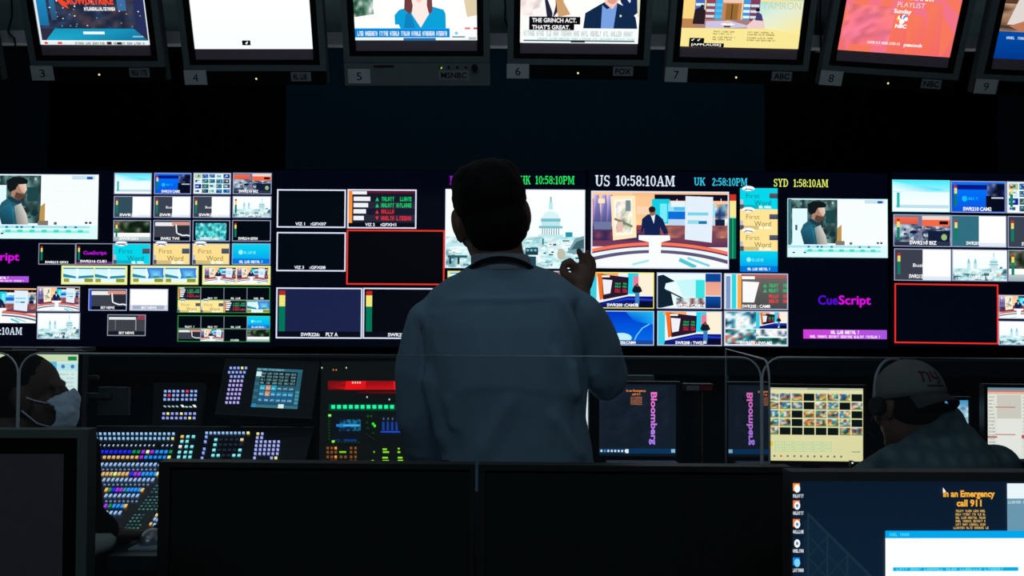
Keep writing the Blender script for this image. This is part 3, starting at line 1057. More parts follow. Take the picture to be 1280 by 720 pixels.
tile(D1, 77, 331.8, 159, 356, pair(beach), (225, 230, 120), 0.9)
tile(D1, 163.5, 331.8, 248, 356, pair(beachblue), (225, 230, 120), 0.9)
tile(D1, 253.5, 331.8, 338, 356.5, pair(studio), (225, 230, 120), 0.9)
fwy = lambda p: firstword(p, (255, 232, 150))
tile(D1, 222.5, 358.3, 337.5, 391.5, lambda p: quad(p, (board, black, black, black, fwy, fwy, board, beachblue)), None)
tile(D1, 222.5, 394, 337.5, 427.5, lambda p: quad(p, (black, black, black, bbblue, chart, studio, black, nature)), None)


def chartblue(p):
    chart(p)
    p.rect(0, 0, 0.08, 1, (40, 70, 200))


tile(D1, 111, 361, 158.5, 388.5, chartblue, (170, 180, 215), 1.0, 'SKY NEWS', capx=(0.32, 0.68, 0.8, 0.92))


def whitepage(p):
    p.rect(0, 0, 1, 1, WHT)
    p.rect(0, 0.74, 1, 1, (215, 220, 235))
    p.rect(0.08, 0.76, 0.9, 0.94, (165, 175, 200))


tile(D1, 162.5, 361, 210, 388.5, whitepage, (190, 200, 225), 1.0, 'SKY NEWS', capx=(0.3, 0.7, 0.8, 0.92))


def chart2(p):
    p.rect(0, 0, 1, 1, (62, 66, 72))
    p.rect(0, 0.04, 1, 0.12, (30, 34, 40))
    p.rect(0.04, 0.12, 0.74, 0.24, (225, 230, 232))
    p.rect(0.78, 0.06, 0.98, 0.24, (150, 60, 80))
    p.rect(0.2, 0.24, 0.22, 0.72, (110, 116, 120))
    p.rect(0.73, 0.2, 0.755, 0.75, (150, 155, 160))
    p.rect(0, 0.78, 1, 1, (20, 26, 34))


tile(D1, 134.5, 393, 182, 420, chart2, (150, 156, 175), 1.0, 'SKY NEWS', capx=(0.3, 0.7, 0.8, 0.92))
tile(D1, 47, 358, 99.5, 389.5, studio, (165, 175, 205), 1.0)
tile(D1, 47, 391, 99.5, 424, london, (165, 175, 205), 1.0, 'PVW', capx=(0.38, 0.62, 0.8, 0.93))
tile(D1, -40, 360, 44.5, 404, studio, None)


def words(c, t, kind='serif'):
    return lambda p: (p.serif if kind == 'serif' else p.text)(t, 0, 0, 1, 1, c)


tile(D1, -23, 409, 28, 418.5, words((215, 232, 250), '10:58:10AM'), None, name='clock_text')


def cuescript(p):
    p.text('Cue', 0, 0, 0.375, 0.79, (88, 10, 215), 0.02)
    p.text('Script', 0.39, 0, 1, 1, (225, 10, 235), 0.02)


tile(D1, -40, 315.5, 24, 329, cuescript, None, name='screen_logo')


def purplebar(p):
    p.rect(0, 0, 1, 1, (205, 62, 215), None, (170, 85, 225))
    p.scrib(0.33, 0.08, 0.67, 0.48, WHT, 18, 2, 0.95)
    p.scrib(0.08, 0.62, 0.92, 0.92, (250, 235, 255), 48, 3, 0.95)


tile(D1, -40, 345, 36, 353, purplebar, None, name='caption_bar')

# display 2
WB = (222, 228, 250)
tile(D2, 346.5, 236.5, 432, 285, black, WB, 1.7, label='empty window with white border and VIZ 1 caption')
p_ = None


def capwin(t1, t2, u0, fn=black):
    def g(p):
        fn(p)
        if fn is board: p.rect(0, 0.86, 1, 1, (6, 8, 20))
        p.text(t1, u0, 0.86, u0 + 0.14, 0.94, (235, 240, 250), 0.03)
        p.text(t2, u0 + 0.22, 0.86, u0 + 0.45, 0.94, (235, 240, 250), 0.03)
    return g


for o in [q for q in D2['t'].children if q.name.startswith('video_window')]:
    bpy.data.objects.remove(o)
tile(D2, 346.5, 236.5, 432, 285, capwin('VIZ 1', ':GFX07', 0.27), WB, 1.7, label='empty white-framed window')
tile(D2, 434.5, 236.5, 520.5, 286, capwin('VIZ 2', ':GFXH1', 0.26, board), WB, 1.7, label='white-framed window with price board')
tile(D2, 346, 290, 432, 339.5, capwin('VIZ 3', ':GFX08', 0.26), WB, 1.7)
tile(D2, 433.5, 287, 555.5, 356.5, lambda p: p.rect(0, 0, 1, 1, (3, 4, 9)), (235, 52, 40), 1.9, label='large empty window with red border')


def swr(bg, t1, t2):
    def g(p):
        p.rect(0, 0, 1, 1, bg)
        p.rect(0, 0.86, 1, 1, (8, 10, 24))
        p.rect(0.035, 0.06, 0.105, 0.15, (180, 40, 30))
        p.rect(0.035, 0.15, 0.105, 0.37, (238, 230, 120))
        p.rect(0.035, 0.37, 0.105, 0.86, (0, 118, 88))
        p.text(t1, 0.29, 0.885, 0.51, 0.955, (235, 240, 250), 0.03)
        if t2: p.text(t2, 0.58, 0.88, 0.72, 0.955, (235, 240, 250), 0.03)
    return g


tile(D2, 345.5, 359.3, 452.5, 423.5, swr((26, 34, 74), 'SWR226:', 'PLY A'), WB, 1.7, label='dark blue window with level meter')
tile(D2, 454, 359.7, 562, 424, swr((4, 6, 14), 'SWR227', None), WB, 1.7)
tile(D2, 564, 360, 672, 424.4, swr((4, 6, 14), None or 'SWR228', None), WB, 1.7)
tile(D2, 557, 236.5, 731, 336, lambda p: london(p, True), (225, 232, 250), 1.2, label='bright picture of a domed cathedral over rooftops')
tile(D2, 559.5, 338.5, 645, 357.5, pair(beach), (225, 230, 120), 1.2)
tile(D2, 648, 338.5, 731.5, 386, boardclose, (210, 215, 240), 1.2)
tile(D2, 650, 219.8, 663.5, 230.5, words((35, 235, 105), 'HK'), None, name='clock_text')
tile(D2, 669, 219.8, 718.3, 230.5, words((35, 235, 105), '10:58:10PM'), None, name='clock_text')
tile(D2, 562, 220, 571, 231, words((150, 20, 200), 'D'), None, name='clock_text')

# display 3
tile(D3, 744, 219, 763, 233, words((222, 234, 250), 'US'), None, name='clock_text')
tile(D3, 769.5, 219.3, 844, 233, words((222, 234, 250), '10:58:10AM'), None, name='clock_text')
tile(D3, 867.5, 222, 882, 232, words((50, 205, 235), 'UK'), None, name='clock_text')
tile(D3, 890, 222.5, 934.5, 232.5, words((50, 205, 235), '2:58:10PM'), None, name='clock_text')
tile(D3, 967, 223.5, 985.5, 233.5, words((226, 240, 100), 'SYD'), None, name='clock_text')
tile(D3, 991.5, 224, 1035.5, 234, words((226, 240, 100), '1:58:10AM'), None, name='clock_text')
tile(D3, 739, 238.5, 911, 336.5, studio, (225, 230, 250), 1.7, label='large picture of a presenter in a bright studio')


def bigmeter(p):
    p.rect(0, 0, 1, 0.1, (205, 50, 35))
    p.rect(0, 0.1, 1, 0.35, (250, 232, 150))
    p.rect(0, 0.35, 1, 0.37, (150, 240, 190))
    p.rect(0, 0.37, 1, 1, (0, 118, 84))
    p.rect(0.46, 0.37, 0.54, 1, (90, 200, 150))


tile(D3, 912, 243, 920, 323.5, bigmeter, None, name='level_meter')


def fwcol(p):
    firstword(p.sub(0, 0, 1, 0.252), (5, 215, 235))
    firstword(p.sub(0, 0.252, 1, 0.5), (255, 228, 150))
    firstword(p.sub(0, 0.5, 1, 0.752), (255, 228, 150))
    bbblue(p.sub(0, 0.752, 1, 1))


tile(D3, 925, 235, 972, 340, fwcol, None)
tile(D3, 984, 248, 1111, 322.5, man, (190, 235, 240), 0.8)
tile(D3, 736, 340, 817.5, 386, boardanchor, (232, 225, 110), 1.2, 'SWR200 :CAM72', capx=(0.28, 0.76, 0.86, 0.95))
tile(D3, 821, 340.5, 902, 386.5, hatview, (190, 195, 225), 1.2, 'SWR204 :CAM14', capx=(0.27, 0.74, 0.86, 0.95))
tile(D3, 905, 341.5, 985, 387.5, boardclose, (190, 195, 225), 1.2, 'SWR205 : CAM8', capx=(0.28, 0.72, 0.86, 0.95))
tile(D3, 736, 388, 817.5, 432, bluearc, (170, 200, 235), 1.2, 'SWR206:CAM4', capx=(0.36, 0.72, 0.87, 0.96))
tile(D3, 821.5, 388.5, 902.5, 432.5, boardanchor, (190, 195, 225), 1.2, 'SWR208 : TWI21', capx=(0.28, 0.72, 0.87, 0.96))
tile(D3, 905, 388.5, 985, 433, tiny_multi, (190, 195, 225), 1.2, 'SWR210 : SWI-M2', capx=(0.25, 0.75, 0.86, 0.95))
tile(D3, 1022.5, 369, 1088.5, 384.5, cuescript, None, name='screen_logo')
tile(D3, 1004, 411.8, 1108.5, 424, purplebar, None, name='caption_bar')

# display 4
GB = (160, 172, 205)
tile(D4, 1115, 224.5, 1187.5, 265.5, sky, (120, 235, 245), 0.8)
tile(D4, 1188.5, 226, 1257, 266.5, blueboard, GB, 1.0, 'SWR210 CAM2', met=True, capx=(0.22, 0.74, 0.82, 0.94))
tile(D4, 1258, 226.8, 1328, 267.5, collage, GB, 1.0, met=True)
tile(D4, 1116.5, 267.8, 1188.5, 308.8, redstudio, GB, 1.0, 'SWR210 BIZ', met=True, capx=(0.28, 0.75, 0.82, 0.94))
tile(D4, 1189, 269, 1258, 309.5, lambda p: half(p, (50, 110, 130)), GB, 1.0, 'SWR201', met=True, capx=(0.27, 0.5, 0.82, 0.93))
tile(D4, 1259.5, 270, 1329, 310.5, half, GB, 1.0, 'SWR211', met=True, capx=(0.25, 0.5, 0.82, 0.93))
tile(D4, 1117.5, 310.6, 1189, 351.5, lambda p: half(p, (60, 64, 78), 'Busi'), GB, 1.0, 'SWR212', met=True, capx=(0.26, 0.5, 0.8, 0.92))
tile(D4, 1190, 311.5, 1259, 352, london, GB, 1.0, 'SWR210 BIZ', capx=(0.3, 0.74, 0.82, 0.94))
tile(D4, 1260, 312.3, 1330, 352.5, nature, GB, 1.0, met=True)
tile(D4, 1118, 354, 1248, 430.5, lambda p: p.rect(0, 0, 1, 1, (2, 6, 18)), (238, 46, 34), 1.9, label='large empty window with red border')
tile(D4, 1248, 368.5, 1302, 399, studio, GB, 0.9)
tile(D4, 1248, 401, 1302, 432, london, GB, 0.9, 'PVW', capx=(0.5, 0.76, 0.82, 0.93))
# ------------------------------------------------------------------ the room
def struct(name, mat, *boxes):
    b = MB()
    for r in boxes: b.box(*r)
    return tag(b.build(name, mat), kind='structure')


XL, XR, YB, YF, ZC = -3.3, 3.3, -2.6, 4.9, 3.05
struct('floor', M['floor'], (XL - 0.1, XR + 0.1, YB - 0.1, YF + 0.1, -0.1, 0))
struct('ceiling', M['ceil'], (XL - 0.1, XR + 0.1, YB - 0.1, YF + 0.1, ZC, ZC + 0.1))
struct('wall_back', M['wall'], (XL - 0.1, XR + 0.1, YF, YF + 0.1, 0, ZC))
struct('wall_front', M['wall'], (XL - 0.1, XR + 0.1, YB - 0.1, YB, 0, ZC))
struct('wall_left', M['wall'], (XL - 0.1, XL, YB, YF, 0, ZC))
struct('wall_right', M['wall'], (XR, XR + 0.1, YB, YF, 0, ZC))


def wall_panel(px0, px1, mat, label):
    a, b = W(px0, 105, 4.86), W(px1, 212, 4.86)
    m = MB()
    m.box(a.x + 0.004, b.x - 0.004, 4.86, 4.9, 2.075, 2.85)
    o = m.build('wall_panel', mat, bevel=0.004)
    return tag(o, label, 'wall panel', 'panels on the wall above the displays')


wall_panel(-250, 60, M['wpan'], 'dark panel above the display showing the man in denim')
wall_panel(60, 357, M['bpan'], 'black panel above the block of small picture windows')
wall_panel(357, 957, M['wpan'], 'wide navy panel above the standing man and clocks')
wall_panel(957, 1245, M['bpan'], 'black panel above the display with the purple caption bar')
wall_panel(1245, 1500, M['wpan'], 'navy panel end beyond the black panel, above the collage window')

# shelf under the displays
sh = thing('cable_trunking', 'long dark trunking running below the video wall', 'trunking', (0, 4.8, 1.1))
b = MB(); b.box(-2.6, 2.7, 4.62, 4.9, 1.10, 1.185); b.build('body', M['console'], sh, True, bevel=0.006)
b = MB(); b.box(-2.6, 2.7, 4.612, 4.62, 1.17, 1.18); b.build('lip', M['dkgrey'], sh, True)

# ------------------------------------------------------------------ monitors hanging in a row at the top
OY = 3.4


def p_citylogo(p):
    p.rect(0, 0, 1, 1, (225, 235, 240))
    q = p.sub(0.02, 0, 0.985, 0.93)
    q.rect(0, 0, 1, 1, (28, 40, 66), (48, 44, 66))
    q.noise(0, 0, 1, 0.8, 14, 9, [(30, 44, 70), (60, 56, 74), (24, 34, 58), (44, 64, 96), (70, 60, 70), (36, 40, 60)], 51)
    q.rect(0, 0, 0.09, 0.75, (30, 150, 205), (25, 110, 160))
    q.rect(0.12, 0, 0.17, 0.66, (40, 130, 180), (40, 80, 120))
    q.rect(0.75, 0, 0.83, 0.5, (60, 110, 160))
    q.rect(0.9, 0.2, 1, 0.9, (38, 46, 90))
    r = random.Random(4)
    for i in range(34):
        a, b_ = r.uniform(0.1, 0.95), r.uniform(0.3, 0.78)
        q.rect(a, b_, a + 0.012, b_ + 0.018, r.choice([(220, 215, 210), (250, 250, 245), (90, 160, 190), (190, 150, 120)]))
    q.poly([(0.14, 0.8), (0.88, 0.8), (1, 1), (0.04, 1)], [(22, 150, 185), (22, 140, 180), (15, 105, 150), (30, 170, 205)])
    q.rect(0.4, 0.85, 0.6, 0.895, (240, 248, 250))
    q.rect(0.86, 0.92, 0.96, 0.945, (150, 190, 210))
    q.text('CROWDSTRIKE', 0.24, 0.27, 0.72, 0.4, (245, 70, 35), 0.045)
    q.poly([(0.17, 0.27), (0.27, 0.35), (0.3, 0.47), (0.24, 0.42)], (245, 70, 35))
    q.scrib(0.44, 0.44, 0.73, 0.5, WHT, 18, 6, 1)
    p.rect(0.02, 0.93, 0.985, 0.955, (250, 252, 252))
    p.rect(0.02, 0.95, 0.985, 1, (230, 240, 240))
    p.rect(0.04, 0.955, 0.07, 0.99, (235, 70, 60)); p.rect(0.16, 0.955, 0.2, 0.99, (235, 70, 60))
    p.scrib(0.32, 0.955, 0.95, 0.995, (120, 120, 110), 40, 7, 0.5)
    p.rect(0.61, 0.95, 0.65, 0.995, (60, 20, 30)); p.rect(0.7, 0.955, 0.74, 0.995, (20, 40, 50))


def p_white(p):
    p.rect(0, 0, 1, 1, (255, 255, 255), (250, 254, 255))
    p.rect(0.405, 0.875, 0.475, 0.945, (8, 8, 10))
    p.poly([(0.435, 0.93), (0.43, 0.915), (0.45, 0.885), (0.455, 0.9), (0.445, 0.93)], (240, 240, 240))


def p_news(p):
    p.rect(0, 0, 1, 1, (254, 254, 252))
    p.noise(0, 0.05, 0.16, 0.56, 6, 6, [(60, 110, 85), (30, 70, 55), (120, 160, 140), (225, 235, 230), (45, 90, 60)], 61)
    p.poly([(0, 0.56), (0.16, 0.5), (0.2, 0.3), (0.22, 0.6)], (250, 252, 250))
    p.poly([(0.88, 0), (1, 0), (1, 0.52), (0.92, 0.56)], (225, 205, 170))
    p.poly([(0.33, 0.52), (0.37, 0.42), (0.47, 0.36), (0.64, 0.36), (0.73, 0.42), (0.745, 0.5), (0.745, 0.8), (0.38, 0.8), (0.36, 0.7), (0.33, 0.7)], (10, 160, 215))
    p.poly([(0.42, 0.5), (0.46, 0.46), (0.5, 0.8), (0.4, 0.8)], (15, 130, 190))
    p.poly([(0.42, 0.05), (0.49, 0.05), (0.48, 0.42), (0.45, 0.5), (0.41, 0.42)], (110, 60, 60))
    p.poly([(0.575, 0.05), (0.635, 0.05), (0.64, 0.44), (0.62, 0.5), (0.58, 0.38)], (120, 65, 70))
    p.poly([(0.46, 0.05), (0.6, 0.05), (0.595, 0.34), (0.61, 0.5), (0.54, 0.76), (0.47, 0.5), (0.48, 0.34)], (255, 235, 228))
    p.poly([(0.48, 0.05), (0.58, 0.05), (0.57, 0.22), (0.53, 0.29), (0.49, 0.22)], (250, 205, 185))
    p.rect(0.505, 0.2, 0.555, 0.225, (200, 70, 80))
    p.rect(0, 0.77, 0.775, 0.945, (0, 130, 215))
    p.rect(0, 0.77, 0.775, 0.79, (20, 165, 240))
    p.scrib(0.02, 0.825, 0.755, 0.915, (240, 250, 255), 58, 8, 0.9)
    p.rect(0.775, 0.78, 1, 1, (250, 252, 252))
    p.rect(0.9, 0.755, 0.945, 0.79, (235, 120, 120)); p.rect(0.97, 0.755, 1, 0.79, (225, 60, 60))
    p.ell(0.83, 0.865, 0.014, 0.03, (130, 210, 235))
    p.rect(0.795, 0.925, 0.9, 0.955, (60, 66, 66))
    p.rect(0, 0.945, 1, 1, (235, 250, 250))
    p.rect(0.395, 0.955, 0.66, 1, (20, 120, 180))
    p.rect(0.93, 0.94, 0.99, 0.99, (190, 195, 195))


def lowered(fn, s, top):
    """the same picture with its content set lower, `top` draws what is above"""
    def g(p):
        fn(p.sub(0, 1 - s, 1, 1))
        top(p)
    return g


def top_news(p):
    p.rect(0, 0, 1, 0.3, (254, 254, 252))
    p.ell(0.53, 0.17, 0.105, 0.17, (100, 55, 55), 20)
    p.ell(0.53, 0.19, 0.07, 0.13, (252, 222, 208), 20)
    p.rect(0.43, 0.2, 0.63, 0.3, (110, 60, 60))
    p.rect(0.47, 0.2, 0.59, 0.3, (252, 222, 208))


def top_show(p):
    p.rect(0, 0, 1, 0.3, (120, 150, 205))
    p.rect(0, 0, 0.1, 0.3, (252, 215, 130))
    p.rect(0.33, 0.06, 0.49, 0.3, (215, 170, 140))
    p.rect(0.64, 0, 1, 0.3, (130, 225, 230))


def p_interview(p):
    p.rect(0, 0, 1, 1, (253, 252, 248))
    # curtain and flag
    p.noise(0.0, 0.1, 0.18, 0.6, 3, 3, [(252, 240, 236), (255, 250, 248), (245, 225, 222)], 71)
    p.poly([(0.76, 0), (0.97, 0), (0.985, 0.55), (0.93, 0.62), (0.84, 0.4)], (18, 38, 84))
    r = random.Random(3)
    for i in range(16):
        u, v = r.uniform(0.82, 0.95), r.uniform(0.02, 0.42)
        p.ell(u, v, 0.008, 0.014, (225, 235, 250), 6)
    p.poly([(0.96, 0), (1, 0), (1, 0.62), (0.985, 0.6)], (225, 222, 190))
    # woman
    p.ell(0.255, 0.12, 0.1, 0.14, (185, 135, 95), 20)
    p.ell(0.255, 0.14, 0.062, 0.12, (240, 175, 145), 20)
    p.ell(0.765, 0.1, 0.078, 0.1, (200, 195, 190), 20)
    p.ell(0.765, 0.14, 0.072, 0.12, (248, 200, 185), 20)
    p.poly([(0.1, 0.8), (0.1, 0.52), (0.2, 0.46), (0.36, 0.46), (0.44, 0.55), (0.46, 0.8)], (252, 246, 244))
    p.poly([(0.15, 0.1), (0.22, 0.05), (0.22, 0.3), (0.17, 0.36), (0.14, 0.3)], (165, 110, 80))
    p.poly([(0.29, 0.05), (0.36, 0.08), (0.36, 0.4), (0.42, 0.58), (0.32, 0.62), (0.29, 0.4)], (205, 160, 110))
    p.poly([(0.2, 0.04), (0.32, 0.04), (0.315, 0.27), (0.26, 0.36), (0.215, 0.27)], (240, 175, 145))
    p.rect(0.24, 0.235, 0.29, 0.255, (225, 215, 210))
    p.poly([(0.2, 0.34), (0.23, 0.38), (0.27, 0.56), (0.27, 0.64), (0.225, 0.64)], (34, 36, 60))
    p.poly([(0.3, 0.4), (0.31, 0.55), (0.27, 0.64), (0.29, 0.5)], (34, 36, 60))
    # man
    p.poly([(0.53, 0.8), (0.545, 0.56), (0.64, 0.46), (0.7, 0.4), (0.8, 0.4), (0.9, 0.48), (0.97, 0.62), (0.99, 0.8)], (16, 40, 74))
    p.poly([(0.685, 0.44), (0.725, 0.5), (0.81, 0.42), (0.785, 0.8), (0.68, 0.8)], (120, 160, 225))
    p.poly([(0.69, 0.05), (0.84, 0.05), (0.83, 0.36), (0.77, 0.5), (0.71, 0.42)], (248, 200, 185))
    p.poly([(0.72, 0.3), (0.81, 0.3), (0.8, 0.4), (0.77, 0.43), (0.73, 0.4)], (225, 155, 140))
    p.rect(0.735, 0.325, 0.795, 0.345, (160, 90, 90))
    p.rect(0.835, 0.58, 0.85, 0.61, (225, 235, 245))
    # captions
    p.rect(0.02, 0.78, 1, 1, (248, 252, 252))
    p.scrib(0.03, 0.82, 0.97, 0.9, (190, 205, 200), 60, 11, 0.8)
    p.scrib(0.15, 0.92, 0.97, 0.95, (170, 205, 205), 60, 12, 0.6)
    p.rect(0.03, 0.955, 0.97, 0.975, (60, 110, 120)); p.rect(0.43, 0.96, 0.55, 0.99, (25, 45, 50))
    p.rect(0.075, 0.615, 0.505, 0.725, (10, 10, 12))
    p.rect(0.075, 0.72, 0.455, 0.81, (10, 10, 12))
    p.text('THE GRINCH ACT.', 0.1, 0.635, 0.475, 0.7, (245, 245, 245), 0.03)
    p.text("THAT'S GREAT.", 0.1, 0.735, 0.42, 0.8, (245, 245, 245), 0.03)


def p_show(p):
    p.rect(0, 0, 1, 1, (250, 226, 150), (252, 232, 130))
    p.poly([(0.5, 0.1), (1, 0.1), (1, 0.7), (0.5, 0.6)], [(130, 225, 230), (225, 235, 215), (252, 235, 150), (225, 240, 220)])
    p.rect(0, 0.05, 0.1, 0.6, (252, 215, 130))
    for i, u in enumerate((0.1, 0.19, 0.27, 0.5, 0.56)):
        p.rect(u, 0.06, u + 0.08, 0.5, ((70, 110, 190), (150, 70, 80), (60, 170, 225), (70, 150, 215), (130, 60, 90))[i])
        for v in (0.16, 0.27, 0.38):
            p.rect(u + 0.005, v, u + 0.075, v + 0.05, ((235, 245, 250), (200, 230, 240), (90, 190, 235))[i % 3])
    p.rect(0.33, 0.08, 0.49, 0.48, (200, 130, 80))
    p.rect(0.36, 0.16, 0.46, 0.48, (150, 105, 50))
    p.rect(0.405, 0.16, 0.415, 0.48, (90, 60, 30))
    p.rect(0.33, 0.05, 0.49, 0.14, (240, 200, 180))
    p.poly([(0.05, 0.46), (0.56, 0.46), (0.72, 0.64), (0, 0.64)], (170, 125, 120))
    p.poly([(0, 0.46), (0.16, 0.46), (0.1, 0.62), (0, 0.62)], (190, 130, 80))
    p.poly([(0.2, 0.5), (0.4, 0.48), (0.62, 0.6), (0.2, 0.64)], (205, 195, 225))
    p.ell(0.385, 0.55, 0.06, 0.025, (252, 248, 235)); p.ell(0.385, 0.51, 0.02, 0.03, (225, 200, 170)); p.rect(0.355, 0.58, 0.41, 0.61, (60, 45, 50))
    p.poly([(0.55, 0.56), (0.6, 0.44), (0.69, 0.47), (0.7, 0.64), (0.55, 0.64)], (240, 205, 205))
    p.poly([(0.61, 0.46), (0.62, 0.3), (0.66, 0.34), (0.68, 0.47)], (70, 60, 110))
    p.ell(0.625, 0.26, 0.018, 0.035, (25, 20, 20))
    p.poly([(0.09, 0.56), (0.1, 0.28), (0.16, 0.22), (0.19, 0.3), (0.19, 0.56)], (40, 30, 35)); p.ell(0.16, 0.22, 0.016, 0.035, (30, 40, 45))
    p.poly([(0, 0.64), (0.72, 0.62), (1, 0.7), (1, 1), (0, 1)], (250, 232, 150))
    p.text('TAMRON', 0.66, 0.1, 0.98, 0.24, (205, 205, 150), 0.0)
    for i, v in enumerate((0.68, 0.725, 0.79, 0.835)):
        p.scrib(0.27, v, 0.46 - 0.03 * (i % 2), v + 0.03, (130, 120, 60), 18, i, 0.95)
        p.scrib(0.56, v, 0.78 + 0.02 * (i % 2), v + 0.03, (130, 120, 60), 20, i + 4, 0.95)
    p.rect(0.075, 0.83, 0.2, 0.95, (12, 12, 10)); p.rect(0.075, 0.925, 0.37, 1, (12, 12, 10))
    for u in (0.1, 0.15):
        p.ell(u, 0.875, 0.008, 0.014, (250, 250, 250), 8); p.line([(u + 0.006, 0.87), (u + 0.016, 0.845)], 0.012, (250, 250, 250))
    p.text('[APPLAUSE]', 0.095, 0.935, 0.345, 0.99, (250, 250, 250), 0.02)


def p_coral(p):
    p.rect(0, 0, 1, 1, (246, 118, 112), (242, 108, 108))
    cx, cy = 0.5, -0.35
    cols = [(243, 116, 136), (247, 120, 92)]
    for i in range(16):
        a0, a1 = math.radians(20 + i * 8.75), math.radians(20 + (i + 1) * 8.75)
        def at(a):
            d = (cos(a), sin(a))
            t = min((1 - cy) / d[1], ((1 - cx) / d[0]) if d[0] > 1e-6 else 99, ((0 - cx) / d[0]) if d[0] < -1e-6 else 99)
            return (cx + d[0] * t, cy + d[1] * t)
        q0, q1 = at(a0), at(a1)
        s0 = -cy / sin(a0); s1 = -cy / sin(a1)
        e0, e1 = (cx + cos(a0) * s0, 0), (cx + cos(a1) * s1, 0)
        if q0[1] <= 0 or q1[1] <= 0 or not (-0.01 < e0[0] < 1.01 and -0.01 < e1[0] < 1.01): continue
        p.poly([e0, q0, q1, e1], cols[i % 2])
    p.noise(0.02, 0.3, 0.5, 0.9, 4, 4, [(243, 122, 150), (246, 116, 126), (245, 122, 118), (244, 118, 140)], 9)
    for k, (u, v) in enumerate(((0.45, 0.56), (0.62, 0.7), (0.75, 0.5))):
        p.poly([(u, v - 0.3), (u + 0.1, v - 0.3), (u + 0.15, 0.99), (u - 0.02, 0.99)], [(247, 124, 92), (246, 118, 104), (243, 104, 104), (247, 112, 84)])
    p.text('EXTRAORDINARY', 0.27, 0.08, 0.77, 0.185, WHT, 0.04)
    p.text('PLAYLIST', 0.45, 0.22, 0.69, 0.295, (255, 225, 225), -0.005)
    p.text('Sunday', 0.43, 0.325, 0.585, 0.41, WHT, 0.03)
    pk = [(250, 190, 60), (240, 110, 60), (215, 60, 90), (110, 90, 200), (40, 140, 220), (70, 185, 90)]
    for i, c in enumerate(pk):
        a = math.radians(200 + i * 28)
        p.ell(0.515 + 0.035 * cos(a), 0.49 + 0.055 * sin(a), 0.018, 0.032, (255, 255, 255) if i % 2 else c, 9)
    p.ell(0.515, 0.51, 0.022, 0.04, WHT)
    p.text('NBC', 0.465, 0.55, 0.565, 0.61, WHT, 0.05)
    p.scrib(0.25, 0.83, 0.54, 0.87, (255, 235, 235), 30, 5, 0.9)
    p.text('peacock', 0.575, 0.825, 0.74, 0.895, WHT, 0.03)


def p_blue(p):
    p.rect(0, 0, 1, 1, (90, 60, 45))
    p.noise(0, 0.2, 1, 0.62, 8, 5, [(120, 85, 60), (70, 50, 40), (190, 150, 120), (150, 110, 80), (60, 45, 35)], 13)
    p.poly([(0.06, 0.5), (0.12, 0.12), (0.3, 0.1), (0.32, 0.4), (0.2, 0.5)], (225, 215, 210))
    p.poly([(0.08, 0.52), (0.2, 0.44), (0.5, 0.46), (0.5, 0.56), (0.2, 0.6)], (190, 120, 90))
    p.rect(0, 0.6, 1, 1, (0, 75, 165), (0, 55, 140))
    p.scrib(0.08, 0.67, 0.3, 0.71, (190, 215, 240), 12, 3, 0.95)


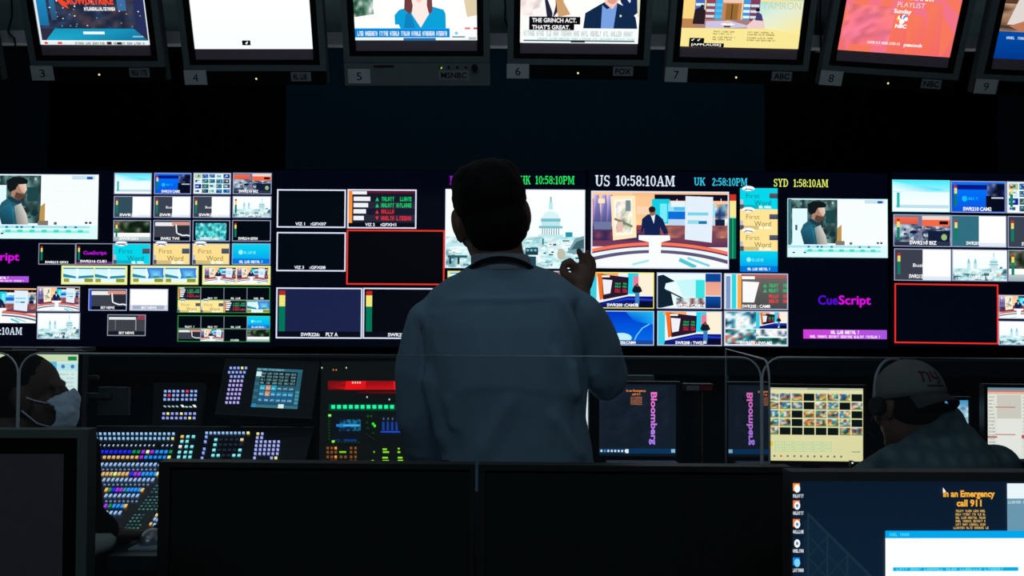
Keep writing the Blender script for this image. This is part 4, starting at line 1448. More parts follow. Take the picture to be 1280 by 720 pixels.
def overhead(i, pl, pr, picfn, num, chan, label, lower=False):
    """4:3 monitor hung tilted down; pl, pr: where the lower picture corners show; the picture leaves unlit bands above and below"""
    A, B = W(*pl, OY), W(*pr, OY)
    w = (B - A).length
    mid = (A + B) / 2
    roll = math.atan2(A.z - B.z, B.x - A.x)
    m = Matrix.Translation(mid) @ Matrix.Rotation(math.radians(23), 4, 'X') @ Matrix.Rotation(roll, 4, 'Y')
    t = thing('overhead_monitor', label, 'monitor', m, 'monitors hanging in a row along the top')
    hw, ph, un = w / 2, w * 9 / 16, 0.036          # half width, picture height, unlit band
    top = ph + un
    bz, fr = 0.022, 0.021
    x0, x1, z0, z1 = -hw - bz - fr, hw + bz + fr, -un - 0.018 - (0.1 if lower else 0.068), top + 0.02 + fr
    b = MB(); b.box(x0, x1, 0.012, 0.05, z0, z1); b.box(x0 + 0.03, x1 - 0.03, 0.05, 0.1, z0 + 0.05, z1 - 0.03)
    b.build('housing', M['dkgrey'], t, bevel=0.006)
    f = MB(); zf = -un - 0.018
    f.box(x0, x0 + fr, -0.004, 0.012, zf - 0.02, z1); f.box(x1 - fr, x1, -0.004, 0.012, zf - 0.02, z1)
    f.box(x0 + fr, x1 - fr, -0.004, 0.012, z1 - fr, z1); f.box(x0 + fr, x1 - fr, -0.004, 0.012, zf - 0.02, zf)
    f.build('front_frame', M['frame'], t, bevel=0.003)
    f = MB(); xa, xb = x0 + fr, x1 - fr
    f.box(xa, -hw, 0.0, 0.012, zf, z1 - fr); f.box(hw, xb, 0.0, 0.012, zf, z1 - fr)
    f.box(-hw, hw, 0.0, 0.012, zf, -un); f.box(-hw, hw, 0.0, 0.012, top, z1 - fr)
    f.build('bezel', M['bezel'], t)
    g = MB(); g.box(-hw, hw, 0.006, 0.012, -un, top); g.build('screen_glass', M['unlit'], t)
    p = Pic((-hw, 0.0055, ph), (hw, 0.0055, ph), (-hw, 0.0055, 0), (0, -1, 0))
    picfn(p); p.build('picture', t)
    c = MB()
    if lower:
        c.box(x0, x1, -0.006, 0.012, z0, zf - 0.022)
        c.build('control_panel', M['frame2'], t, bevel=0.003)
        c = MB(); c.box(-hw + 0.06, -hw + 0.13, -0.008, -0.005, zf - 0.036, zf - 0.03); c.build('slot', M['black'], t)
        for k in range(4):
            c = MB(); c.tube([(hw - 0.13 + k * 0.03, -0.009, zf - 0.036), (hw - 0.13 + k * 0.03, 0, zf - 0.036)], 0.004, 10); c.build('button', M['black'], t)
        c = MB(); c.tube([(hw - 0.01, -0.022, zf - 0.036), (hw - 0.01, 0, zf - 0.036)], 0.011, 14); c.build('knob', M['black'], t)
        lx, lz, zt = hw * 0.4, zf - 0.038, z0 + 0.008
    else:
        c.box(x0 + 0.004, x1 - 0.004, 0.0, 0.012, z0, zf - 0.022)
        c.build('control_strip', M['bezel'], t, bevel=0.002)
        lx, lz, zt = 0.0, zf - 0.047, z0 + 0.001
    led = Pic((lx - 0.0035, -0.0085 if lower else -0.001, lz + 0.0035), (lx + 0.0035, -0.0085 if lower else -0.001, lz + 0.0035), (lx - 0.0035, -0.0085 if lower else -0.001, lz - 0.0035), (0, -1, 0))
    led.ell(0.5, 0.5, 0.5, 0.5, (190, 235, 60) if lower else (255, 240, 170), 10)
    led.build('indicator_light', t)
    # paper number and channel strip
    yq = -0.008 if lower else -0.0055
    tx0 = x0 + (0.012 if lower else -0.002)
    c = MB(); c.box(tx0, tx0 + 0.078, yq, yq + 0.0015, zt, zt + 0.05); n_ = c.build('number_tag', M['tag'], t)
    ink = Pic((tx0 + 0.03, yq - 0.0004, zt + 0.038), (tx0 + 0.048, yq - 0.0004, zt + 0.038), (tx0 + 0.03, yq - 0.0004, zt + 0.011), (0, -1, 0))
    ink.text(num, 0, 0, 1, 1, BLK, 0.0)
    nm = MB(); nm.v, nm.f = ink.mb.v, ink.mb.f
    nm.build('number', M['ink'], n_)
    cw = 0.105 if lower else 0.07
    cx = hw - (0.03 if lower else 0.012) - cw
    c = MB(); c.box(cx, cx + cw, yq + 0.001, yq + 0.0025, zt + 0.012, zt + 0.044); s_ = c.build('channel_strip', M['strip'], t)
    ink = Pic((cx + 0.008, yq + 0.0006, zt + 0.038), (cx + cw - 0.008, yq + 0.0006, zt + 0.038), (cx + 0.008, yq + 0.0006, zt + 0.018), (0, -1, 0))
    if chan: ink.text(chan, 0, 0, 1, 1, BLK, 0.02)
    else: ink.scrib(0, 0, 1, 1, BLK, 9, i, 0.9)
    nm = MB(); nm.v, nm.f = ink.mb.v, ink.mb.f
    nm.build('lettering', M['ink'], s_)
    a = MB(); a.tube([(0, 0.09, ph * 0.5), (0, 0.17, ph * 0.62)], 0.03, 12); a.build('mount_arm', M['black'], t)
    return t


overhead(0, (-160, 55), (-22, 56), p_white, '2', None, 'overhead monitor cut by the picture edge before number 3')
overhead(1, (50, 56), (187.5, 56.5), p_citylogo, '3', None, 'overhead monitor numbered 3 with red wording over a dark city picture')
overhead(2, (243, 61.5), (391, 61.5), p_white, '4', None, 'overhead monitor numbered 4 with a nearly blank white picture')
overhead(3, (444, 50.5), (596.5, 50.5), lowered(p_news, 0.74, top_news), '5', 'MSNBC', 'overhead monitor numbered 5 showing a woman in blue over a banner', True)
overhead(4, (650, 53.5), (797.5, 55), p_interview, '6', 'FOX', 'overhead monitor numbered 6 with two interview guests and black captions')
overhead(5, (850, 58), (998, 61.5), lowered(p_show, 0.75, top_show), '7', 'ABC', 'overhead monitor numbered 7 showing a talk show set with yellow credits')
overhead(6, (1046.5, 62.5), (1188.5, 72), p_coral, '8', 'NBC', 'overhead monitor numbered 8 with a coral pink title picture')
overhead(7, (1241, 73), (1388, 80), p_blue, '9', None, 'overhead monitor numbered 9 with a blue caption, cut off at its side')

# rail and fascia behind the row
rl = thing('monitor_rail', 'long pale rail running behind the row of overhead monitors', 'rail', (0, 3.66, 2.36))
zr = W(640, 49, 3.62).z
b = MB(); b.box(-2.5, 2.6, 3.62, 3.66, zr - 0.024, zr + 0.022); b.build('bar', M['rail'], rl, True, bevel=0.004)
for xx in (-2.2, -1.1, 0.02, 1.15, 2.3):
    b = MB(); b.box(xx - 0.02, xx + 0.02, 3.665, 3.70, zr - 0.02, ZC); b.build('hanger', M['dkgrey'], rl, True)
b = MB(); b.box(-3.0, 3.0, 3.72, 3.75, zr + 0.0, ZC)
tag(b.build('fascia_board', M['fascia'], bevel=0.004), 'grey fascia board behind the overhead monitors above the pale rail', 'board')


def cable(pts, label):
    b = MB(); b.tube([W(x, y, d) for x, y, d in pts], 0.0035, 6)
    tag(b.build('hanging_cable', M['cable'], smooth=True), label, 'cable', 'cables hanging at the rail')


cable([(14, -20, 3.6), (15, 20, 3.6), (10, 40, 3.59), (18, 48, 3.59), (20, 62, 3.6)], 'thin black cable dangling over the rail beside monitor 3')
cable([(628, -20, 3.6), (632, 8, 3.6), (631, 22, 3.59), (635, 36, 3.59), (640, 60, 3.62)], 'thin black cable dangling between monitors 5 and 6')
cable([(1026, -20, 3.6), (1025, 20, 3.59), (1026, 45, 3.59), (1026, 70, 3.6)], 'thin black cable dangling straight between monitors 7 and 8')

# ------------------------------------------------------------------ desks and consoles
DZ = 0.74


def desk(name, label, x0, x1, y0, y1, ins=0.03):
    t = thing(name, label, 'desk', ((x0 + x1) / 2, (y0 + y1) / 2, 0))
    b = MB(); b.box(x0, x1, y0, y1, DZ - 0.035, DZ); b.build('worktop', M['desk'], t, True, bevel=0.006)
    for xx in (x0 + ins, x1 - ins - 0.03):
        b = MB(); b.box(xx, xx + 0.03, y0 + 0.08, y1 - 0.05, 0, DZ - 0.035); b.build('side_panel', M['console'], t, True, bevel=0.003)
    b = MB(); b.box(x0 + ins + 0.03, x1 - ins - 0.03, y1 - 0.1, y1 - 0.08, 0.1, DZ - 0.035); b.build('back_panel', M['console'], t, True)
    return t


desk('front_desk', 'long dark desk carrying the big foreground monitors', -1.6, 1.55, 1.2, 2.18)
desk('console_desk', 'dark console desk in front of the standing man with the lit switcher', -1.03, 0.62, 2.57, 4.1)
desk('console_desk', 'dark desk under the spreadsheet monitor and the man in the cap', 0.65, 2.9, 3.42, 4.25)
desk('console_desk', 'dark desk beside the switcher in front of the masked person', -2.9, -1.06, 2.775, 4.1)


# ------------------------------------------------------------------ clear acrylic screens
def sheet(name, label, px0, px1, ptop, y, r0, r1, zb, mat=None, group='clear acrylic screens on the front desk'):
    """upright clear sheet with rounded upper corners; ptop: pixel rows of the top at both ends"""
    a, b_ = W(px0, ptop[0], y), W(px1, ptop[1], y)
    t = thing(name, label, 'acrylic screen', ((a.x + b_.x) / 2, y, zb), group)
    pts = [(a.x, zb)]
    for k in range(7):
        w = pi - pi / 2 * k / 6
        pts.append((a.x + r0 + r0 * cos(w), a.z - r0 + r0 * sin(w)))
    for k in range(7):
        w = pi / 2 - pi / 2 * k / 6
        pts.append((b_.x - r1 + r1 * cos(w), b_.z - r1 + r1 * sin(w)))
    pts.append((b_.x, zb))
    th = 0.0025
    m = MB()
    m.face([(x, y, z) for x, z in reversed(pts)])
    m.build('clear_panel', M['acryl'], t, True)
    e = MB(); e.tube([(x, y, z) for x, z in pts], th * 0.85, 6, caps=True)
    e.build('polished_edge', M['edge'], t, True, smooth=True)
    for xx in (a.x + 0.2, b_.x - 0.2):
        f = MB(); f.box(xx - 0.03, xx + 0.03, y - 0.03, y + 0.03, zb, zb + 0.012); f.box(xx - 0.03, xx + 0.03, y + 0.004, y + 0.012, zb, zb + 0.05)
        f.build('foot', M['black'], t, True, bevel=0.002)
    return t


SY = 2.15
sheet('acrylic_screen', 'wide clear acrylic screen between the foreground monitors and standing man', 25, 951, (441, 446.5), SY, 0.045, 0.045, DZ)
sheet('acrylic_screen', 'clear acrylic screen in front of the person in the face mask', -330, 23, (439, 441), SY, 0.045, 0.045, DZ)
sheet('acrylic_screen', 'clear acrylic screen in front of the man wearing a cap', 953, 1400, (446, 449), SY, 0.045, 0.045, DZ)
# divider standing at right angles to them
XD = 0.548
yn, yf = 2.12, 2.55
zn, zf_ = W(961, 450, yn).z, W(900, 436, yf).z
t = thing('acrylic_divider', 'clear acrylic divider at right angles, mirroring the vertical pink lettering', 'acrylic screen', (XD, (yn + yf) / 2, DZ))
r = 0.045
pts = [(yn, DZ)] + [(yn + r - r * cos(pi / 2 * k / 6), zn - r + r * sin(pi / 2 * k / 6)) for k in range(7)] + [(yf, zf_), (yf, DZ)]
m = MB()
m.face([(XD, y, z) for y, z in reversed(pts)])
m.build('clear_panel', M['acryl'], t, True)
e = MB(); e.tube([(XD, y, z) for y, z in pts], 0.0022, 6); e.build('polished_edge', M['edge'], t, True, smooth=True)


# ------------------------------------------------------------------ desk monitors
def monitor(name, label, cat, tlp, trp, blp, y, dy=0.0, pic=None, bez=(0.012, 0.012, 0.012, 0.016), bmat='black', glass='offscreen', depth=0.035, stand=True, zd=DZ, inner=None, group=None, slope=0.0):
    """flat monitor; tlp, trp, blp: picture corners in the photograph; y: distance of the picture; dy: how much farther its right side is"""
    A, B, Cc = W(*tlp, y), W(*trp, y + dy), W(*blp, y)
    ux = Vector((B.x - A.x, dy, 0)); w = ux.length; ux.normalize()
    h = A.z - Cc.z
    base = Vector((A.x, y, Cc.z)) + ux * w / 2
    ang = math.atan2(dy, B.x - A.x)
    roll = math.atan2(A.z - B.z, w) if slope is None else slope
    m = Matrix.Translation(base) @ Matrix.Rotation(ang, 4, 'Z') @ Matrix.Rotation(roll, 4, 'Y')
    t = thing(name, label, cat, m, group)
    l, rr, tp, bt = bez
    b = MB(); b.box(-w / 2 - l, w / 2 + rr, 0.006, depth, -bt, h + tp)
    b.box(-w * 0.3, w * 0.3, depth, depth + 0.03, h * 0.15, h * 0.8)
    b.build('housing', M[bmat], t, bevel=0.004)
    f = MB(); q = -0.004
    f.box(-w / 2 - l, -w / 2, q, 0.006, -bt, h + tp); f.box(w / 2, w / 2 + rr, q, 0.006, -bt, h + tp)
    f.box(-w / 2, w / 2, q, 0.006, h, h + tp); f.box(-w / 2, w / 2, q, 0.006, -bt, 0)
    f.build('bezel', M[bmat], t, bevel=0.002)
    if inner:
        f = MB(); k = inner
        f.box(-w / 2, -w / 2 + k, 0.0, 0.006, 0, h); f.box(w / 2 - k, w / 2, 0.0, 0.006, 0, h)
        f.box(-w / 2 + k, w / 2 - k, 0.0, 0.006, h - k, h); f.box(-w / 2 + k, w / 2 - k, 0.0, 0.006, 0, k)
        f.build('inner_bezel', M['bezel'], t)
    if pic:
        p = Pic((-w / 2, 0.003, h), (w / 2, 0.003, h), (-w / 2, 0.003, 0), (0, -1, 0))
        pic(p); p.build('screen', t)
    else:
        g = MB(); g.box(-w / 2, w / 2, 0.003, 0.006, 0, h); g.build('screen', M[glass], t)
    if stand:
        s = MB(); s.box(-0.03, 0.03, depth + 0.002, depth + 0.03, zd - base.z + 0.012, h * 0.5); s.build('stand_neck', M['black'], t, bevel=0.004)
        k = max(0.06, min(0.12, w * 0.3))
        s = MB(); s.box(-k, k, -0.04, 0.13, zd - base.z, zd - base.z + 0.012); s.build('stand_foot', M['black'], t, bevel=0.004)
    return t


G1 = 'large monitors on the front desk'
monitor('desk_monitor', 'thick-framed dark monitor on the front desk before the masked person', 'monitor', (-330, 546), (100, 546), (-330, 850), 1.42, 0.0,
        bez=(0.016, 0.015, 0.012, 0.04), bmat='frame3', glass='offscreen2', depth=0.026, inner=0.0205, group=G1, slope=-0.006)
monitor('desk_monitor', 'switched-off black monitor beside the lit switcher, showing its dark face', 'monitor', (213, 584), (587, 586), (213, 796), 1.75, 0.0,
        bez=(0.02, 0.008, 0.009, 0.03), bmat='dkbezel', glass='offscreen', group=G1, slope=0.003)
monitor('desk_monitor', 'switched-off black monitor directly in front of the standing man', 'monitor', (606, 588), (984, 589), (606, 802), 1.75, 0.0,
        bez=(0.012, 0.006, 0.01, 0.03), bmat='dkbezel', glass='offscreen', group=G1, slope=0.002)


def p_desktop(p):
    p.rect(0, 0, 1, 1, (10, 26, 44), (12, 34, 58))
    # faint tower of lattice girders
    g = (24, 44, 58)
    p.poly([(0.03, 0.18), (0.05, 0.18), (0.25, 0.52), (0.03, 0.52)], (14, 36, 54))
    p.line([(0.04, 0.15), (0.3, 0.62)], 0.012, g)
    for u, v in ((0.042, 0.15), (0.09, 0.25), (0.14, 0.34), (0.19, 0.43)):
        p.line([(u, v), (u, 0.62)], 0.01, g)
    for a in range(5):
        for q in range(3):
            u0, v0 = 0.042 + q * 0.049, 0.25 + a * 0.1 + q * 0.09
            p.line([(u0, v0), (u0 + 0.049, v0 + 0.1)], 0.007, (22, 42, 56)); p.line([(u0 + 0.049, v0), (u0, v0 + 0.1)], 0.007, (22, 42, 56))
    # desktop icons
    for i, v in enumerate((0.012, 0.09, 0.175, 0.262, 0.35)):
        c = [(250, 140, 40), (235, 120, 60), (235, 130, 70), (30, 60, 90), (20, 130, 220)][i]
        if i < 3 or i == 4: p.rect(0.002, v, 0.02, v + 0.035, c)
        p.ell(0.0135, v + 0.024, 0.0075, 0.019, (240, 248, 250) if i < 4 else (120, 210, 250))
        if 0 < i < 4: p.ell(0.0135, v + 0.024, 0.003, 0.008, (90, 120, 160))
        p.scrib(0.002, v + 0.05, 0.03, v + 0.066, (225, 232, 240), 7, i, 1)
    p.text('In an Emergency', 0.381, 0.043, 0.512, 0.083, (250, 180, 60), 0.035)
    p.text('call 911', 0.415, 0.085, 0.478, 0.118, (250, 180, 60), 0.035)
    for i in range(6):
        p.scrib(0.412 - 0.006 * (i == 5), 0.132 + i * 0.0155, 0.488 + 0.008 * (i == 5), 0.143 + i * 0.0155, (215, 175, 95), 22, i, 0.97)
    p.poly([(0.38, 0.03), (0.38, 0.055), (0.388, 0.049)], (250, 250, 250))
    p.rect(0.543, 0.01, 1, 0.235, (105, 150, 172))
    p.rect(0.543, 0.01, 1, 0.08, (232, 244, 248)); p.scrib(0.545, 0.09, 0.66, 0.103, (190, 215, 225), 24, 5)
    p.rect(0.234, 0.228, 1, 0.262, (0, 165, 235))
    p.scrib(0.245, 0.238, 0.295, 0.253, (60, 215, 250), 10, 3)
    p.rect(0.234, 0.262, 1, 0.9, (253, 254, 255))
    p.rect(0.253, 0.395, 0.57, 0.412, (0, 175, 235)); p.scrib(0.262, 0.397, 0.54, 0.41, (90, 225, 250), 40, 4, 0.6)
    p.rect(0.253, 0.45, 0.8, 0.8, (240, 248, 252))
    p.rect(0, 0.95, 1, 1, (8, 40, 80))


monitor('desk_monitor', 'lit monitor showing a blue desktop with a white window and orange emergency text', 'monitor', (989, 602), (1480, 612), (989, 878), 1.5, 0.03,
        pic=p_desktop, bez=(0.003, 0.012, 0.014, 0.02), bmat='dkgrey', group=G1, slope=0.004)


def p_bloom(p):
    p.rect(0, 0, 1, 1, (17, 27, 40), (20, 30, 44))
    p.noise(0, 0.02, 0.9, 0.85, 5, 5, [(17, 27, 40), (20, 30, 42), (24, 32, 46)], 3)
    # upright word reading downwards
    fs = text_polys('Bloomberg', 0.03)
    p.up()
    for f in fs:
        q = [(0.755 - y * 0.105 + 0.0, 0.11 + x * 0.73) for x, y in f]
        # one letter colour runs from pink to violet along the word
        cs = [tuple(int(a + (b_ - a) * x) for a, b_ in zip((250, 120, 205), (178, 130, 252))) for x, y in f]
        a = sum(q[i][0] * q[(i + 1) % len(q)][1] - q[(i + 1) % len(q)][0] * q[i][1] for i in range(len(q)))
        if a < 0: q, cs = q[::-1], cs[::-1]
        p.poly(q, cs, False)
    p.rect(0, 0.895, 1, 0.965, (8, 52, 92))
    for i in range(8):
        p.rect(0.02 + i * 0.045, 0.915, 0.045 + i * 0.045, 0.945, (215, 235, 245) if i != 1 else (90, 150, 190))
    p.rect(0.345, 0.905, 0.385, 0.96, (240, 250, 255)); p.rect(0.94, 0.9, 0.99, 0.95, (140, 190, 215))
    p.text('In an Emergency', 0.355, 0.075, 0.61, 0.115, (245, 140, 60), 0.03)
    p.text('call 911', 0.43, 0.125, 0.535, 0.155, (245, 140, 60), 0.03)
    for i in range(5): p.scrib(0.41, 0.175 + i * 0.024, 0.56, 0.19 + i * 0.024, (205, 125, 85), 18, i, 1)
    p.rect(0, 0.965, 1, 1, (12, 20, 30))


monitor('desk_monitor', 'small dark monitor with pink lettering reading down, beside the standing man', 'monitor', (749, 480), (845, 480), (749, 570), 2.87, 0.0,
        pic=p_bloom, bez=(0.03, 0.012, 0.008, 0.012), group='monitors on the console desks')
# a lit keyboard edge and tray under it
b = MB(); b.box(*[W(757, 577, 2.84).x, W(843, 577, 2.84).x], 2.765, 2.825, DZ + 0.0, W(757, 575.5, 2.82).z)
tag(b.build('document_tray', M['pad'], bevel=0.004), 'pale box standing under the small monitor with pink lettering', 'box')


def p_doc(p):
    p.rect(0, 0, 1, 1, (225, 245, 238), (205, 235, 235))
    p.rect(0, 0, 1, 0.11, (190, 210, 150), None, (215, 230, 190))
    p.rect(0.93, 0.03, 0.985, 0.09, (20, 140, 80))
    p.rect(0, 0.11, 0.86, 0.24, (90, 190, 225))
    p.rect(0.86, 0.13, 1, 0.24, (185, 235, 240)); p.ell(0.9, 0.18, 0.012, 0.03, (80, 130, 190)); p.ell(0.96, 0.18, 0.012, 0.03, (80, 130, 190))
    for i in range(11): p.scrib(0.05, 0.29 + i * 0.06, 0.97, 0.305 + i * 0.06, (150, 175, 180), 60, i, 0.8)
    p.rect(0, 0.93, 0.35, 1, (200, 220, 70))


monitor('desk_monitor', 'lit monitor with a pale document page behind the masked head', 'monitor', (-100, 442), (98.5, 442), (-100, 526), 3.3, 0.0, pic=p_doc, bez=(0.015, 0.015, 0.012, 0.02), group='monitors on the console desks')
b = thing('monitor_shelf', 'dark metal shelf above the document monitor with grey end blocks', 'shelf', W(20, 440, 3.5))
q = MB(); a0, a1 = W(-60, 433.5, 3.5), W(105, 439.5, 3.5); q.box(a0.x, a1.x, 3.42, 3.6, a1.z, a0.z); q.build('board', M['consgreen'], b, True, bevel=0.003)
for x0, x1 in ((16, 44), (69, 101)):
    q = MB(); a0, a1 = W(x0, 436, 3.41), W(x1, 440.5, 3.41); q.box(a0.x, a1.x, 3.405, 3.42, a1.z, a0.z); q.build('block', M['pad'], b, True, bevel=0.002)
for xx in (-60, 103):
    q = MB(); a0 = W(xx, 437, 3.55); q.box(a0.x - 0.01, a0.x + 0.01, 3.54, 3.58, DZ, a0.z); q.build('post', M['console'], b, True)
monitor('desk_monitor', 'bright white monitor mostly hidden behind the standing man', 'monitor', (585, 480), (738, 480), (585, 566), 3.15, 0.0, pic=lambda p: (p.rect(0, 0, 1, 1, (240, 252, 255)), p.rect(0, 0, 1, 0.1, (120, 190, 220)), p.scrib(0.05, 0.2, 0.8, 0.3, (170, 190, 200), 30)), group='monitors on the console desks')


def p_multi(p):
    p.rect(0, 0, 1, 1, (240, 232, 178), (230, 222, 166))
    p.rect(0, 0, 1, 0.03, (200, 205, 170)); p.rect(0.42, 0.005, 0.65, 0.025, (150, 170, 150))
    dark = {(0, 3), (0, 7), (1, 3), (1, 6), (2, 2), (2, 7), (3, 2), (3, 7), (4, 1), (4, 2), (4, 3), (4, 4), (4, 5)}
    pal = [(225, 90, 50), (30, 150, 190), (235, 230, 200), (30, 60, 60), (240, 240, 230), (60, 160, 110), (190, 140, 110), (20, 110, 190), (250, 200, 60), (120, 40, 40)]
    for j in range(5):
        for i in range(8):
            u, v = 0.012 + i * 0.124, 0.08 + j * 0.116
            if (j, i) in dark: p.rect(u, v, u + 0.112, v + 0.1, (10, 22, 20))
            else:
                p.noise(u, v, u + 0.112, v + 0.085, 4, 3, pal, j * 9 + i)
                p.rect(u, v + 0.085, u + 0.112, v + 0.1, (120, 150, 90))
    p.rect(0.01, 0.735, 0.065, 0.8, (245, 200, 50))
    for i in range(6):
        for j in range(3):
            u, v = 0.08 + i * 0.1, 0.735 + j * 0.05
            p.rect(u, v, u + 0.092, v + 0.04, (170, 205, 165)); p.rect(u + 0.005, v + 0.005, u + 0.087, v + 0.035, (222, 228, 170))
    for i in range(11): p.ell(0.08 + i * 0.069, 0.935, 0.012, 0.016, (120, 125, 100) if i != 1 else (220, 90, 80), 8)
    p.rect(0.88, 0.86, 0.97, 0.875, (160, 170, 130))


monitor('desk_monitor', 'yellow-tinted monitor with a grid of thumbnails left of the cap wearer', 'monitor', (958, 484.5), (1078.5, 485), (958, 576), 3.6, 0.0, pic=p_multi, bez=(0.012, 0.012, 0.012, 0.016), group='monitors on the console desks', slope=0.006)


def p_snow(p):
    p.rect(0, 0, 1, 1, (60, 150, 200), (190, 225, 240))
    p.noise(0, 0.2, 1, 0.8, 7, 5, [(235, 245, 250), (120, 190, 225), (60, 110, 150), (250, 252, 255), (150, 200, 220)], 17)
    p.rect(0.5, 0.55, 0.85, 1, (24, 44, 60)); p.rect(0.88, 0.6, 0.92, 1, (225, 240, 245)); p.rect(0.62, 0.7, 0.68, 1, (110, 150, 170))


monitor('small_monitor', 'small monitor with a blue snowy picture behind the cap wearer', 'monitor', (1170, 500), (1210.5, 500.5), (1170, 532.5), 3.65, 0.0, pic=p_snow, group='monitors on the console desks')


def p_sheet(p):
    p.rect(0, 0, 1, 1, (238, 236, 222), (228, 232, 222))
    p.rect(0, 0, 1, 0.03, (90, 150, 180)); p.rect(0, 0.03, 0.8, 0.06, (200, 130, 110)); p.rect(0, 0.06, 1, 0.09, (235, 190, 170))
    p.rect(0.1, 0.1, 0.34, 0.42, (214, 208, 196)); p.rect(0.1, 0.42, 0.34, 0.9, (240, 238, 230))
    for i in range(17):
        v = 0.12 + i * 0.047
        p.scrib(0.02, v, 0.08, v + 0.018, (150, 140, 135), 5, i); p.scrib(0.36, v, 0.9, v + 0.02, (150, 140, 140), 40, i + 30, 0.6)
    for v in (0.26, 0.63): p.rect(0.08, v, 0.28, v + 0.012, (190, 110, 100))
    p.rect(0.34, 0.64, 1, 0.685, (190, 80, 85)); p.rect(0, 0.66, 0.1, 0.68, (190, 90, 90))
    p.rect(0, 0.96, 1, 1, (20, 32, 44))


monitor('desk_monitor', 'lit monitor with rows of text behind the cap wearer, cut by the picture edge', 'monitor', (1233.5, 484.5), (1360, 486), (1236, 577), 3.55, 0.0, pic=p_sheet, group='monitors on the console desks', slope=0.004)

# two-tone lamp box and grey strip on the console
b = thing('signal_lamp', 'small box with a grey and a dim red lens beside the small monitor', 'lamp', W(874, 488, 3.4))
q = MB(); a0, a1 = W(856, 480, 3.42), W(892, 489, 3.42); q.box(a0.x, a1.x, 3.42, 3.48, a1.z, a0.z); q.build('body', M['black'], b, True, bevel=0.003)
for x0, x1, mt in ((858, 874, 'strip'), (875, 890, 'redglow')):
    q = MB(); a0, a1 = W(x0, 482, 3.415), W(x1, 488, 3.415); q.box(a0.x, a1.x, 3.412, 3.42, a1.z, a0.z); q.build('lens', M[mt], b, True)
q = MB(); a0 = W(874, 489, 3.45); q.tube([(a0.x, 3.45, DZ), (a0.x, 3.45, a0.z)], 0.012, 10); q.build('post', M['black'], b, True)
b = thing('speaker_bar', 'grey bar standing above the small monitor with pink lettering', 'speaker', W(803, 475, 3.3))
q = MB(); a0, a1 = W(782, 469.5, 3.3), W(818, 475.5, 3.3); q.box(a0.x, a1.x, 3.3, 3.36, a1.z, a0.z); q.build('body', M['frame'], b, True, bevel=0.004)
for xx in (785, 815):
    q = MB(); a0 = W(xx, 475, 3.33); q.box(a0.x - 0.006, a0.x + 0.006, 3.32, 3.34, DZ, a0.z); q.build('leg', M['black'], b, True)
# back of a monitor on an arm beside the document monitor
b = thing('bracket_stand', 'dark square mounting plate on a grey arm beyond the masked face', 'bracket', W(140, 530, 3.5))
q = MB(); a0, a1 = W(122, 484, 3.5), W(160, 519, 3.5); q.box(a0.x, a1.x, 3.5, 3.52, a1.z, a0.z); q.build('plate', M['dkgrey'], b, True, bevel=0.004)
q = MB(); a0, a1 = W(106, 491, 3.49), W(140, 497, 3.49); q.box(a0.x, a1.x, 3.475, 3.495, a1.z, a0.z); q.build('arm', M['dkgrey'], b, True, bevel=0.003)
q = MB(); a0, a1 = W(106, 469, 3.49), W(124, 474, 3.49); q.box(a0.x, a1.x, 3.475, 3.495, a1.z, a0.z); q.build('upper_arm', M['dkgrey'], b, True, bevel=0.003)
q = MB(); a0 = W(108, 470, 3.5); q.tube([(a0.x - 0.01, 3.485, DZ), (a0.x - 0.01, 3.485, a0.z)], 0.012, 10); q.build('post', M['black'], b, True)
# ------------------------------------------------------------------ lit control surfaces
class Surf:
    """sloping control surface through p0; height rises by `slope` per metre away from the camera, turned by `turn`"""
    def __init__(s, y0, z0, slope, turn=0.0):
        s.p0 = Vector((0, y0, z0))
        s.n = Vector((turn, -slope, 1)).normalized()
        s.keys = []

    def at(s, px, py, h=0.0):
        return on_plane(px, py, s.p0, s.n) + s.n * h

    def key(s, cx, cy, w, h, col, slant=0.0, lift=0.004):
        """a lit key whose top shows at (cx, cy), w by h pixels"""
        w, h, col = w * 0.77, h * 0.77, tuple(min(255, int(v * 1.12 + 8)) if max(col) > 150 else v for v in col)
        s.keys.append((w * h, [(cx - w / 2 - slant, cy + h / 2), (cx + w / 2 - slant, cy + h / 2), (cx + w / 2 + slant, cy - h / 2), (cx - w / 2 + slant, cy - h / 2)], col, lift))

    def row(s, x0, x1, y, n, w, h, col, slant=0.0, skip=()):
        for i in range(n):
            if i in skip: continue
            c = col[i] if isinstance(col, list) else col
            s.key(x0 + (x1 - x0) * (i / (n - 1) if n > 1 else 0), y, w, h, c, slant)

    def quad(s, px, d):
        """slab of thickness d whose upper face shows as the four pixels (TL, TR, BR, BL)"""
        top = [s.at(*p) for p in px]
        low = [p - s.n * d for p in top]
        return top, low


def emit_keys(parent, surfs, limit=100):
    ks = sorted(((k, s) for s in surfs for k in s.keys), key=lambda t: -t[0][0])
    rest = MB()
    for i, ((_, q, col, lift), s) in enumerate(ks):
        m = MB() if i < limit else rest
        a = [s.at(x, y, lift) for x, y in q]
        b_ = [s.at(x, y, 0.0004) for x, y in q]
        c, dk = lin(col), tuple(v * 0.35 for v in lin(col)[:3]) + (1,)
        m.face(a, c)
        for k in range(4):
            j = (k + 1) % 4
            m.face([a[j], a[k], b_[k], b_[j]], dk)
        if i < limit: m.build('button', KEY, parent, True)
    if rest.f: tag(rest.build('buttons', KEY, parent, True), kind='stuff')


LB, CY, TAN, YE, VI, BL, GR, CB, OR = (140, 175, 248), (120, 215, 240), (205, 165, 105), (245, 215, 130), (150, 40, 215), (24, 34, 220), (20, 150, 90), (25, 130, 225), (250, 170, 90)
PV = (150, 158, 248)
DIMK = (30, 40, 56)

